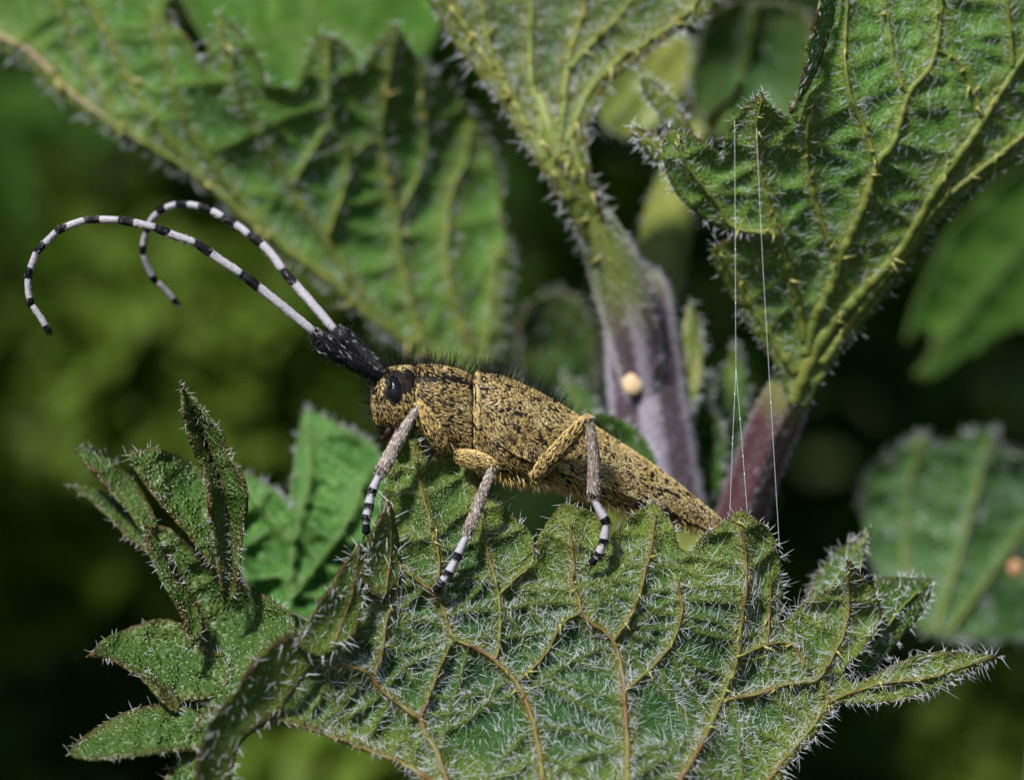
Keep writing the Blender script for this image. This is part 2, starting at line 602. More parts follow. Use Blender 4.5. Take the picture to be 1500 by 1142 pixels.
    def hair(self, S, n, lmin=0.12, lmax=0.30, width=0.0075, lift=0.55, away=1.0, rand=0.6, wfn=None, buf=None, bias=(0, 0)):
        if wfn is None:
            wfn = lambda s: 0.25 + np.exp(-np.minimum(s['dm'], s['dc']) / 14.0)
        pos, nor, p2 = self.sample(S, n, wfn)
        d, k = near(p2, S['ap'])
        g = p2 - S['ap'][k]
        g = g / (np.linalg.norm(g, axis=1)[:, None] + 1e-6)
        a = self.rs.uniform(0, 2 * np.pi, n)
        an = (vnoise(p2 / 45.0 + 13) - 0.5) * 5.0
        ca, sa = np.cos(an * 0.35), np.sin(an * 0.35)
        g = np.stack([g[:, 0] * ca - g[:, 1] * sa, g[:, 0] * sa + g[:, 1] * ca], 1)
        g = g * away + rand * np.stack([np.cos(a), np.sin(a)], 1) + np.asarray(bias)
        d3 = np.stack([g[:, 0], np.zeros(n), -g[:, 1]], 1)
        d3 = d3 - nor * (d3 * nor).sum(1)[:, None]
        d3 /= np.linalg.norm(d3, axis=1)[:, None] + 1e-9
        li = np.clip(self.rs.normal(lift, 0.25, n), 0.12, 1.5)[:, None]
        dd = d3 + nor * li
        L = lmin + (lmax - lmin) * self.rs.random(n) ** 1.7
        bend = -nor * self.rs.uniform(0.0, 0.6, n)[:, None] * li + d3 * 0.1 + self.rs.normal(0, 0.2, (n, 3))
        V, F, hi = hairs(pos - nor * 0.01, dd, L, width * self.rs.uniform(0.7, 1.25, n), bend)
        buf.add(V, F)
    def edge_hair(self, S, n, lmin=0.08, lmax=0.25, width=0.007, buf=None, keep=None):
        poly = S['poly']
        k = self.rs.integers(0, len(poly), n)
        if keep is not None:
            k = k[keep(poly[k])]
            n = len(k)
        nx = poly[(k + 1) % len(poly)]; pv = poly[k - 1]
        t = nx - pv
        nr = np.stack([t[:, 1], -t[:, 0]], 1)
        nr /= np.linalg.norm(nr, axis=1)[:, None] + 1e-9
        test = inside(poly, poly[k] + nr * 4)
        nr[test] *= -1
        p2 = poly[k] + (nx - poly[k]) * self.rs.random(n)[:, None]
        y = S['field'](p2)[0]
        a = self.rs.normal(0, 0.6, n)
        dx = nr[:, 0] * np.cos(a) - nr[:, 1] * np.sin(a)
        dy = nr[:, 0] * np.sin(a) + nr[:, 1] * np.cos(a)
        d3 = np.stack([dx, self.rs.normal(-0.2, 0.5, n), -dy], 1)
        V, F, hi = hairs(P(np.c_[p2, y]), d3, self.rs.uniform(lmin, lmax, n), width, self.rs.normal(0, 0.15, (n, 3)))
        buf.add(V, F)
    def stings(self, S, n, buf, size=0.2):
        m = S['mp']
        k = self.rs.integers(0, len(m), n)
        p2 = m[k] + self.rs.normal(0, 3, (n, 2))
        ok = inside(S['poly'], p2)
        p2 = p2[ok]
        n = len(p2)
        if not n:
            return
        y = S['field'](p2)[0] - 0.03
        a = self.rs.uniform(0, 2 * np.pi, n)
        for q in range(n):
            b = P(np.array([p2[q, 0], p2[q, 1], y[q]]))
            d = np.array([math.cos(a[q]) * 0.7, -0.5, math.sin(a[q]) * 0.7])
            d /= np.linalg.norm(d)
            L = size * self.rs.uniform(0.6, 1.25)
            pts = b + d * (np.array([0, .12, .28, .4, .7, 1.0]) * L)[:, None]
            V, F, _, _ = tube(pts, np.array([.075, .10, .085, .045, .025, .006]) * L * 1.3, 5)
            buf.add(V, F)
    def beads(self, S, n, r, buf, wfn=None):
        pos, nor, p2 = self.sample(S, n, wfn or (lambda s: 1 + 0 * s['dm']))
        o = np.array([(1, 0, 0), (-1, 0, 0), (0, 1, 0), (0, -1, 0), (0, 0, 1), (0, 0, -1)], float)
        f = np.array([(0, 2, 4), (2, 1, 4), (1, 3, 4), (3, 0, 4), (2, 0, 5), (1, 2, 5), (3, 1, 5), (0, 3, 5)])
        V = pos[:, None] + o[None] * (r * self.rs.uniform(0.5, 1.4, n) ** 1.5)[:, None, None]
        buf.add(V.reshape(-1, 3), (f[None] + (np.arange(n) * 6)[:, None, None]).reshape(-1, 3))
    def finish(self, hairbuf=None, stingbuf=None, sting_mat=None, hair_mat=None, beadbuf=None, vr=0.42):
        o = obj('leaf', self.buf, self.mat, self.parent)
        if self.label:
            o['label'] = self.label
        rs_v = np.random.default_rng(3)
        for m, w0, w1, field, vmat in self.tubes:
            y = field(m)[0]
            wv = np.linspace(w0 * (1 if w0 >= w1 else 0.6), w1 * (1 if w1 > w0 else 0.6), len(m)) * (1 + 0.35 * (vnoise(m / 6.0) - 0.5))
            m = m + np.stack([vnoise(m / 11.0 + 3), vnoise(m / 11.0 + 19)], 1) * 1.6 - 0.8
            p = P(np.c_[m, y + 0.030 * wv / 8])
            V, F, _, _ = tube(p, wv / 100 * vr, 9)
            V = V + rs_v.normal(0, 0.0035, V.shape)
            obj('vein', Buf().add(V, F), vmat or self.vm, o)
        if hairbuf is not None and hairbuf.n:
            h = obj('leaf_hairs', hairbuf, hair_mat or M_HAIR, o)
            h['kind'] = 'stuff'
        if beadbuf is not None and beadbuf.n:
            h = obj('papillae', beadbuf, M_BEAD, o)
            h['kind'] = 'stuff'
        if stingbuf is not None and stingbuf.n:
            h = obj('stinging_hairs', stingbuf, sting_mat or M_STING, o)
            h['kind'] = 'stuff'
        return o

def stem(parent, pts, widths, m, name='stem', fuzz=0, greenfn=None, seed=1, ridge=0.13, sides=48, fuzzlen=(0.05, 0.12)):
    p = crom(np.asarray(pts, float), 8)
    w = crom(np.c_[np.asarray(widths, float), np.zeros(len(widths))], 8)[:, 0]
    p3 = P(p)
    r = np.array([W(a / 2, y) for a, y in zip(w, p[:, 2])])
    V, F, th, tt = tube(p3, r, sides, prof=lambda t: 1 + ridge * np.cos(4 * t))
    g = 0.5 + 0.5 * np.cos(4 * th)
    gr = np.zeros(len(V)) if greenfn is None else greenfn(tt)
    o = obj(name, Buf().add(V, F, groove=g, green=gr), m, parent)
    if fuzz:
        rs = np.random.default_rng(seed)
        k = rs.integers(0, len(th) - 2, int(fuzz * 2))
        k = k[rs.random(len(k)) < 0.12 + 0.88 * g[k] ** 1.5][:fuzz]
        ctr = p3[np.minimum(k // sides, len(p3) - 1)]
        nn = V[k] - ctr
        nn /= np.linalg.norm(nn, axis=1)[:, None] + 1e-9
        tg = p3[np.minimum(k // sides + 1, len(p3) - 1)] - p3[np.maximum(np.minimum(k // sides, len(p3) - 1) - 1, 0)]
        tg /= np.linalg.norm(tg, axis=1)[:, None] + 1e-9
        base = V[k] + tg * rs.uniform(-0.1, 0.1, len(k))[:, None] + rs.normal(0, 0.012, (len(k), 3))
        dd = nn * 0.8 - tg * rs.uniform(0, 0.9, len(k))[:, None] + rs.normal(0, 0.35, (len(k), 3))
        HV, HF, _ = hairs(base, dd, rs.uniform(*fuzzlen, len(k)), 0.006, rs.normal(0, 0.2, (len(k), 3)), segs=2)
        h = obj('down', Buf().add(HV, HF), M_FUZZ, o)
        h['kind'] = 'stuff'
    return o

# ================================================================== the setting
GZ = -60.0
gb = Buf()
gx = np.linspace(-1500, 1500, 61)
X, Y = np.meshgrid(gx, gx + 1200)
gv = np.stack([X.ravel(), Y.ravel(), GZ + 1.5 * (vnoise(np.c_[X.ravel() / 90, Y.ravel() / 90]) - 0.5) + 0.9 * np.clip(Y.ravel() - 150, 0, 200)], 1)  # far bank added to close bright sky gaps in the thicket
ii = (np.arange(60)[:, None] * 61 + np.arange(60)[None]).ravel()
gb.add(gv, np.stack([ii, ii + 1, ii + 62, ii + 61], 1))
M_SOIL = plain('ground_soil', (0.018, 0.022, 0.008), 0.9, 0.2, 0.2, (0.035, 0.050, 0.015))
g = obj('ground', gb, M_SOIL)
g['kind'] = 'structure'; g['label'] = 'dark mossy ground rising to a bank added to close sky gaps behind the nettles'

# dense growth far behind: nobody could count it
def back_leaf(L, Wd):
    """toothed, folded leaf blade pointing along +X: verts, tris"""
    m = 9
    t = np.linspace(0, 1, m)
    w = Wd * np.sin(np.pi * np.clip(t, 0, 1) ** 0.75) * (1 + 0.22 * (np.arange(m) % 2))
    w[0] = 0.03 * Wd; w[-1] = 0
    zc = -0.25 * L * t ** 2
    mid = np.stack([t * L, np.zeros(m), zc], 1)
    lf = np.stack([t * L + 0.04 * L, w, zc + 0.28 * w], 1)
    rt = np.stack([t * L + 0.04 * L, -w, zc + 0.28 * w], 1)
    V = np.vstack([mid, lf, rt])
    F = []
    for i in range(m - 1):
        F += [(i, i + 1, m + i + 1), (i, m + i + 1, m + i), (i, 2 * m + i, 2 * m + i + 1), (i, 2 * m + i + 1, i + 1)]
    return V, np.array(F)

BL = back_leaf(1.0, 0.33)
def scatter_leaves(n, box, size, seed, keep=None):
    rs = np.random.default_rng(seed)
    b = Buf()
    V0, F0 = BL
    for _ in range(n):
        p = np.array([rs.uniform(*box[0]), rs.uniform(*box[1]), rs.uniform(*box[2])])
        if keep is not None and not keep(p):
            continue
        yaw, pit, rol = rs.uniform(0, 2 * np.pi), rs.normal(-0.25, 0.45), rs.normal(0, 0.5)
        Rm = np.array((Matrix.Rotation(yaw, 3, 'Z') @ Matrix.Rotation(-pit, 3, 'Y') @ Matrix.Rotation(rol, 3, 'X')))
        s = rs.uniform(*size)
        b.add(V0 @ Rm.T * s + p, F0, vein=0.0, edge=0.0)
    return b
def keep_bg(p):
    return True
M_BG = leaf_mat('thicket_leaf', (0.014, 0.044, 0.004), (0.034, 0.085, 0.008), (0.1, 0.15, 0.03), (0.05, 0.08, 0.02), grain=3.0, bump=0.2, rough=0.6, spec=0.2, trans=0.22, transc=(0.10, 0.20, 0.01))  # leaf green kept extra dark, shade of the depths put into the colour
bgb = scatter_leaves(13000, ((-75, 75), (60, 150), (-58, 40)), (3, 5.5), 5)
# unseen overhanging leaves, added above the picture to shade the depths; gap admits sun
cb = scatter_leaves(2600, ((-60, 60), (13, 44), (13, 44)), (4, 9), 6, keep=lambda p: p[2] > 9 + 0.22 * p[1] and not (-33 < p[0] < -14))
bgb.add(np.vstack(cb.v), np.vstack([f for f in cb.f]), vein=0.0, edge=0.0)
bgo = obj('background_foliage', bgb, M_BG)
tag(bgo, 'dark blurred mass of green undergrowth behind the nettles, plus unseen canopy added for shade', None, kind='stuff')

# ================================================================== nettle plants
def plant(px, py, y, label):
    b = P(np.array([px, py, y]))
    return empty('nettle_plant', (b[0], b[1], GZ), label, 'nettle', 'stinging nettle plants')

# ---- plant with the leaf the beetle stands on
front = plant(820, 1142, 3, 'nettle whose broad hairy leaf, seen from below, carries the golden beetle')
stem(front, [(560, 9000, 4), (720, 4000, 4.5), (800, 1800, 4.2), (850, 1260, 2.6)], [110, 100, 85, 30], M_STEM, seed=3)
L = Leaf(front, M_UNDER, M_VEIN, 21, 'broad leaf underside with white bristles, brown veins and scalloped teeth')
outline = [(655, 1165), (590, 1118), (510, 1088), (450, 1064), (400, 1046), (410, 1000), (440, 930), (480, 905), (515, 880), (545, 850), (572, 800), (566, 760),
           (560, 722), (575, 680), (592, 642), (602, 628), (614, 648), (628, 676), (640, 662), (655, 652), (672, 655), (690, 680), (720, 727), (747, 750), (777, 780),
           (784, 808), (790, 783), (812, 750), (824, 737), (848, 742), (870, 750), (884, 768), (892, 790), (900, 782), (916, 762), (946, 741), (961, 737),
           (978, 755), (989, 773), (991, 792), (998, 804), (1013, 806), (1027, 787), (1058, 765), (1082, 747), (1105, 757), (1130, 780), (1141, 804), (1145, 830), (1147, 858),
           (1146, 888), (1141, 918), (1152, 905), (1182, 879), (1221, 860), (1236, 847), (1242, 817), (1260, 839), (1279, 863), (1290, 890), (1290, 909),
           (1279, 932), (1260, 955), (1238, 980), (1250, 1000), (1287, 984), (1318, 968), (1368, 954), (1414, 955), (1463, 960), (1453, 968), (1414, 987),
           (1368, 1010), (1318, 1026), (1260, 1029), (1224, 1036), (1205, 1064), (1182, 1091), (1151, 1125), (1120, 1165), (900, 1180)]
ctrl = [(602, 628, -0.15), (640, 670, -0.15), (690, 690, -0.2), (620, 760, -0.75), (640, 868, -0.88), (747, 760, -0.45), (784, 805, -0.6), (824, 740, -0.35), (866, 826, -0.62),
        (890, 790, -0.5), (960, 740, -0.2), (990, 800, -0.45), (1013, 806, -0.4), (1083, 750, -0.35), (1145, 860, 0.1), (1090, 870, -0.75), (1000, 880, -0.7), (950, 880, -0.85),
        (1242, 820, -0.2), (1285, 900, 0.25), (1200, 990, -0.45), (1140, 915, -0.2), (1460, 960, 0.2), (1350, 985, -0.3), (1240, 1020, -0.3), (570, 760, -0.6), (545, 850, -1.1),
        (440, 930, -1.7), (400, 1046, -2.0), (500, 1085, -1.6), (640, 1140, -1.7), (560, 1000, -1.25), (725, 967, -0.95), (800, 950, -0.95), (900, 940, -0.95), (1060, 1030, -0.7),
        (792, 1140, -1.9), (919, 1140, -2.0), (985, 1140, -1.9), (1151, 1120, -1.1), (1205, 1060, -0.7), (770, 1040, -1.3), (916, 1050, -1.45), (1040, 1080, -1.3)]
veins = [([(637, 868), (651, 898), (665, 934), (697, 948), (725, 967), (757, 1000), (775, 1039), (785, 1074), (792, 1113), (796, 1160)], 9, 13),
         ([(640, 868), (643, 816), (628, 756), (616, 709), (606, 650)], 6, 4),
         ([(637, 868), (602, 842), (582, 822)], 6, 4),
         ([(725, 967), (731, 944), (732, 888), (725, 846), (711, 796), (704, 761), (692, 705)], 7, 4),
         ([(919, 1165), (919, 1092), (915, 1022), (912, 986), (898, 937), (866, 912), (852, 895), (847, 874), (838, 853), (841, 828), (835, 770)], 14, 5),
         ([(898, 940), (922, 905), (936, 874), (943, 846), (954, 803), (960, 752)], 7, 4),
         ([(915, 1012), (954, 978), (985, 940), (1000, 893), (996, 870), (993, 850)], 8, 5),
         ([(985, 1160), (1027, 1091), (1050, 1040), (1066, 1002), (1081, 963), (1085, 920), (1093, 870), (1093, 816), (1083, 760)], 13, 4),
         ([(1058, 1025), (1105, 1017), (1143, 1005), (1167, 1000), (1198, 995), (1221, 959), (1236, 928), (1244, 886), (1242, 830)], 8, 4),
         ([(1080, 962), (1105, 951), (1124, 944), (1159, 944), (1185, 980)], 6, 4),
         ([(1124, 944), (1128, 886), (1130, 850)], 5, 3),
         ([(1112, 1160), (1151, 1110), (1178, 1079), (1201, 1048), (1213, 1029), (1205, 998)], 10, 6),
         ([(1213, 1029), (1240, 1017), (1298, 1000), (1356, 994), (1395, 982), (1450, 963)], 6, 3),
         ([(440, 962), (500, 974), (535, 983), (556, 1007), (591, 1036), (616, 1053), (623, 1074), (641, 1103), (660, 1160)], 8, 12),
         ([(616, 1053), (625, 1030), (641, 986), (662, 940)], 6, 4),
         ([(548, 990), (560, 951), (567, 905), (581, 863), (584, 830)], 6, 4),
         ([(757, 1000), (799, 958), (822, 915), (852, 896)], 5, 4),
         ([(732, 870), (753, 849), (778, 830)], 5, 3),
         ([(400, 1052), (450, 1066), (510, 1088), (590, 1118), (650, 1155)], 9, 12)]
S = L.sheet(outline, ctrl, veins, spacing=5.0, quilt=0.30, qw=22, cross=50, rimw=62, edgew=4.5, rib=0.05, serr=0.5, wav=0.05)
# teeth folded towards the viewer on the leaf's left margin
S2 = L.sheet([(571, 733), (580, 760), (586, 800), (588, 850), (560, 880), (530, 850), (537, 805), (552, 765)],
             [(571, 733, -1.15), (588, 850, -1.0), (530, 850, -1.5), (552, 765, -1.35), (575, 800, -1.0)], [([(571, 740), (572, 800), (565, 870)], 5, 6)], spacing=5, quilt=0.05, serr=0.4, edgew=7)
S3 = L.sheet([(527, 795), (534, 830), (530, 880), (520, 930), (470, 960), (436, 945), (442, 925), (475, 872), (505, 825)],
             [(527, 795, -1.5), (520, 930, -1.6), (442, 925, -2.0), (475, 872, -1.9), (500, 900, -1.55)], [([(527, 800), (515, 870), (490, 940)], 5, 6)], spacing=5, quilt=0.05, serr=0.4, edgew=7)
S4 = L.sheet([(440, 925), (470, 950), (440, 1000), (402, 1050), (352, 1090), (332, 1165), (283, 1165), (300, 1070), (345, 1010), (385, 955)],
             [(440, 925, -2.0), (402, 1050, -2.1), (332, 1165, -2.4), (283, 1165, -2.8), (345, 1010, -2.6), (385, 955, -2.4), (380, 1030, -2.2)], spacing=6, quilt=0.05, serr=0.5, edgew=11)
# two teeth showing their upper side behind the right-hand lobes
hb, sb = Buf(), Buf()
tipw = lambda s: (0.10 + 0.9 * np.exp(-np.minimum(s['dm'], s['dc']) / 10.0)) * np.clip((s['V2'][:, 1] - 740) / 170, 0.10, 1.0)
L.hair(S, 8800, 0.08, 0.38, 0.0037, lift=0.28, rand=0.2, wfn=tipw, buf=hb)
L.hair(S, 500, 0.14, 0.30, 0.0048, lift=0.6, rand=0.5, buf=hb, wfn=lambda s: np.clip((s['V2'][:, 1] - 800) / 150, 0.0, 1.0) + 0.02)
L.edge_hair(S, 420, 0.05, 0.16, 0.0055, buf=hb)
L.edge_hair(S, 110, 0.10, 0.25, 0.0055, buf=hb, keep=lambda p: (p[:, 0] > 1125) & (p[:, 1] > 780))
for s_, n_ in ((S2, 60), (S3, 80), (S4, 110)):
    L.hair(s_, n_, 0.10, 0.28, 0.0065, lift=0.6, rand=1.2, buf=hb, wfn=lambda s: 0.3 + 0 * s['dm'])
    L.edge_hair(s_, n_ // 3, 0.1, 0.28, buf=hb)
L.stings(S, 70, sb, 0.17)
L.beads(S, 700, 0.012, sb, lambda s: np.exp(-(s['dm'] / 4.0) ** 2) + 1e-6)
bd = Buf()
L.beads(S, 5200, 0.0078, bd, lambda s: np.clip((930 - s['V2'][:, 1]) / 150, 0.08, 1))
L.finish(hb, sb, beadbuf=bd, vr=0.36)
L = Leaf(front, M_UPPER, M_VEIN_G, 22, 'dark upper side of the right leaf teeth, folded back')
Sa = L.sheet([(1283, 850), (1310, 844), (1340, 846), (1366, 846), (1362, 875), (1350, 900), (1320, 935), (1280, 985), (1245, 990), (1262, 930), (1280, 890)],
             [(1283, 850, 0.8), (1366, 846, 1.3), (1320, 935, 0.7), (1245, 990, 0.3), (1300, 890, 0.6)], [([(1364, 850), (1320, 890), (1260, 975)], 5, 6)], spacing=6, quilt=0.12, serr=0.4)
Sb = L.sheet([(1275, 774), (1268, 805), (1255, 840), (1240, 880), (1180, 900), (1182, 868), (1200, 835), (1225, 805), (1250, 790)],
             [(1275, 774, 1.6), (1180, 900, 1.2), (1240, 880, 0.9), (1200, 835, 1.8)], [([(1274, 778), (1235, 830), (1195, 890)], 5, 6)], spacing=6, quilt=0.1, serr=0.4)
hb = Buf()
for s_ in (Sa, Sb):
    L.hair(s_, 130, 0.08, 0.2, 0.0075, rand=1.5, buf=hb, wfn=lambda s: 0.3 + 0 * s['dm'])
    L.edge_hair(s_, 60, 0.06, 0.16, buf=hb)
L.finish(hb)

# ---- curled toothed leaf at the lower left
left = plant(300, 1142, 0.5, 'nettle with a crumpled, sharply toothed leaf curling up beside the beetle leaf')
stem(left, [(200, 9000, 2), (260, 4000, 2), (330, 1800, 1.8), (345, 1230, 1.0)], [100, 90, 80, 30], M_STEM, seed=4)
L = Leaf(left, M_UPPER, M_VEIN_G, 31, 'crumpled leaf with long folded teeth, dark glistening upper side')
SH = []
def lobe(outline, ctrl, vein, **kw):
    SH.append(L.sheet(outline, ctrl, [(v, 5, 4) for v in vein], **dict(dict(spacing=5.5, quilt=0.12, qw=18, serr=0.5, edgew=6, wav=0.13, vein_tubes=False), **kw)))
# body
lobe([(213, 770), (250, 775), (313, 830), (345, 850), (397, 877), (430, 905), (425, 930), (386, 962), (366, 995), (350, 1040), (300, 1110), (270, 1060), (262, 1025), (275, 980), (276, 951), (297, 919), (270, 860)],
     [(213, 770, 0.2), (345, 850, 0.3), (425, 930, -0.6), (350, 1040, -0.9), (262, 1025, -0.2), (280, 920, 0.5), (330, 930, 0.3), (300, 1110, -0.9)],
     [[(420, 935), (350, 940), (300, 900), (240, 800)], [(360, 950), (320, 1000), (270, 1030)], [(350, 940), (345, 880), (335, 840)]], cross=45)
# upright spike, two folded halves
lobe([(265, 563), (271, 619), (285, 660), (304, 700), (308, 751), (318, 819), (330, 888), (342, 850), (345, 800), (335, 740), (318, 690), (295, 630)],
     [(265, 563, -0.2), (304, 700, -0.25), (330, 888, -0.35), (342, 850, 0.0), (318, 690, 0.15), (310, 760, -0.3)], [[(265, 566), (300, 690), (330, 880)]])
lobe([(265, 563), (297, 598), (323, 635), (334, 666), (355, 698), (361, 740), (353, 790), (347, 856), (332, 890), (338, 820), (330, 740), (312, 680), (290, 620)],
     [(265, 563, -0.2), (334, 666, -0.5), (361, 740, -0.6), (347, 856, -0.5), (332, 890, -0.35), (330, 740, 0.1), (290, 620, 0.0)], [[(268, 570), (330, 700), (345, 850)]])
# second lobe, tip folded over
lobe([(186, 664), (223, 655), (271, 671), (303, 703), (319, 761), (325, 828), (313, 832), (271, 778), (234, 735), (202, 694)],
     [(186, 664, 0.0), (271, 671, 0.5), (319, 761, 0.3), (313, 832, -0.1), (234, 735, -0.3), (270, 720, 0.35)], [[(188, 668), (250, 710), (315, 825)]], cross=38)
# pale outer lobes
lobe([(106, 652), (144, 660), (186, 690), (215, 730), (232, 775), (218, 800), (190, 752), (150, 705), (122, 676)],
     [(106, 652, 1.4), (186, 690, 1.3), (232, 775, 0.4), (150, 705, 0.8), (218, 800, 0.2)], [[(108, 655), (170, 700), (225, 790)]])
lobe([(105, 712), (140, 714), (180, 742), (214, 780), (222, 812), (190, 790), (150, 748)],
     [(105, 712, 2.0), (180, 742, 1.5), (222, 812, 0.6), (150, 748, 1.3)], [[(108, 714), (165, 745), (220, 808)]])
# tongue that hangs down
lobe([(213, 768), (235, 790), (255, 838), (288, 880), (299, 919), (290, 940), (275, 952), (270, 909), (248, 868), (222, 815)],
     [(213, 768, -0.2), (255, 838, -0.1), (299, 919, -0.35), (275, 952, -0.7), (248, 868, -0.6), (270, 890, -0.3)], [[(214, 770), (250, 850), (280, 945)]])
# lower teeth
lobe([(129, 959), (150, 937), (176, 924), (234, 905), (271, 918), (295, 950), (330, 960), (330, 1010), (266, 1027), (239, 1005), (202, 988), (165, 968)],
     [(129, 959, -0.6), (176, 924, 0.2), (234, 905, 0.35), (271, 918, 0.2), (330, 960, -0.2), (266, 1027, -0.5), (202, 988, -0.75), (230, 950, -0.1)], [[(131, 959), (210, 965), (320, 985)]], cross=38)
lobe([(202, 986), (239, 1004), (266, 1026), (262, 1042), (246, 1034), (222, 1008)], [(202, 986, -0.8), (266, 1026, -0.7), (262, 1042, -0.9), (222, 1008, -1.0)], [], edgew=9)
lobe([(100, 1101), (115, 1082), (139, 1066), (186, 1040), (244, 1030), (290, 1040), (325, 1060), (320, 1100), (287, 1098), (234, 1102), (165, 1110), (120, 1110)],
     [(100, 1101, -1.6), (139, 1066, -1.0), (244, 1030, -0.7), (325, 1060, -1.0), (287, 1098, -1.4), (165, 1110, -1.9), (220, 1070, -1.2)], [[(102, 1100), (190, 1080), (320, 1075)]], cross=38)
lobe([(300, 1040), (350, 1040), (345, 1090), (325, 1165), (235, 1165), (245, 1130), (270, 1100)],
     [(300, 1040, -1.0), (350, 1040, -1.2), (325, 1165, -1.7), (235, 1165, -1.7), (270, 1100, -1.3)], [[(330, 1045), (300, 1100), (270, 1160)]], cross=40)
hb, bd = Buf(), Buf()
for i, s_ in enumerate(SH):
    n_ = int(len(s_['V3']) * 0.09)
    L.hair(s_, n_, 0.07, 0.18, 0.0048, lift=0.5, rand=0.5, buf=hb, wfn=lambda s: 0.08 + np.exp(-s['de'] / 8) * (vnoise(s['V2'] / 30.0) > 0.55))
    lowside = lambda p: (vnoise(p / 35.0 + 9) > 0.45)
    L.edge_hair(s_, int(len(s_['poly']) * 0.7), 0.05, 0.16, 0.0045, buf=hb, keep=lowside)
    L.beads(s_, int(len(s_['V3']) * 0.4), 0.0090, bd, lambda s: 0.15 + vnoise(s['V2'] / 12.0) ** 2)
L.finish(hb, beadbuf=bd)
# the pale blurred leaf behind it
L = Leaf(left, leaf_mat('leaf_upper_pale', (0.036, 0.125, 0.022), (0.085, 0.205, 0.042), (0.12, 0.22, 0.055), (0.10, 0.15, 0.06), grain=7.0, bump=0.4), M_VEIN_G, 32, 'smooth pale green leaf, out of focus behind the crumpled one')
S = L.sheet([(350, 688), (397, 712), (424, 738), (430, 677), (440, 612), (453, 601), (497, 622), (555, 660), (585, 750), (570, 909), (429, 940), (370, 870), (340, 777)],
            [(350, 688, 4.0), (453, 601, 5.0), (555, 660, 4.0), (429, 920, 3.0), (555, 900, 3.0), (450, 760, 3.4)],
            [([(448, 605), (452, 700), (430, 800), (420, 920)], 5, 7), ([(430, 800), (380, 740), (352, 700)], 4, 4), ([(425, 880), (500, 780), (540, 690)], 4, 4)], spacing=8, quilt=0.45, qw=22, cross=48, rib=0.10, wav=0.12, vein_tubes=False)
hb = Buf(); L.edge_hair(S, 200, 0.06, 0.16, buf=hb)
L.finish(hb)

# ---- central plant
mid = plant(950, 700, 5.4, 'tall nettle with downy purple-ribbed stem rising behind the beetle')
stem(mid, [(1100, 9000, 6), (1040, 4000, 6), (1010, 1500, 5.6), (985, 900, 5.3), (963, 690, 5.1), (945, 560, 5.0), (934, 440, 5.0), (926, 410, 5.1), (918, 380, 5.0)],
     [150, 140, 120, 112, 104, 98, 84, 60, 24], M_STEM, fuzz=7000, seed=8, greenfn=lambda t: np.clip((t - 0.72) * 8, 0, 0.92))
def petiole(parent, pts, w, m=None, name='petiole', n=40, seed=1, gend=0.85):
    p = crom(np.asarray(pts, float), 8); ww = crom(np.c_[np.asarray(w, float), np.zeros(len(w))], 8)[:, 0]
    V, F, th, tt = tube(P(p), np.array([W(a / 2, y) for a, y in zip(ww, p[:, 2])]), 16, prof=lambda t: 1 + 0.08 * np.cos(3 * t))
    o = obj(name, Buf().add(V, F, groove=0.5 + 0.5 * np.cos(4 * th), green=np.clip((gend - tt) * 5, 0, 1)), m or M_STEM, parent)
    rs = np.random.default_rng(seed)
    k = rs.integers(0, len(V) - 2, n * 6)
    c = P(p)[np.minimum(k // 16, len(p) - 1)]
    nn = V[k] - c; nn /= np.linalg.norm(nn, axis=1)[:, None] + 1e-9
    HV, HF, _ = hairs(V[k], nn + rs.normal(0, 0.4, (len(k), 3)), rs.uniform(0.05, 0.2, len(k)), 0.008)
    h = obj('petiole_hairs', Buf().add(HV, HF), M_FUZZ, o); h['kind'] = 'stuff'
    return o
petiole(mid, [(790, 140, 3.25), (810, 200, 3.15), (845, 280, 3.4), (885, 355, 3.8), (912, 425, 4.2), (930, 490, 4.45), (945, 580, 4.75), (956, 690, 5.1)], [20, 34, 50, 68, 82, 78, 60, 30], seed=2, n=70, gend=0.72)
petiole(mid, [(1045, 160, 10), (1005, 255, 9), (985, 310, 8), (972, 380, 7), (965, 450, 6.4), (962, 540, 6.0), (965, 640, 5.5)], [40, 70, 78, 74, 60, 46, 26], seed=3, m=M_PETIOLE)
petiole(mid, [(735, 560, 6.6), (790, 620, 6.4), (880, 690, 5.9), (965, 780, 5.3)], [46, 46, 50, 54], seed=4)

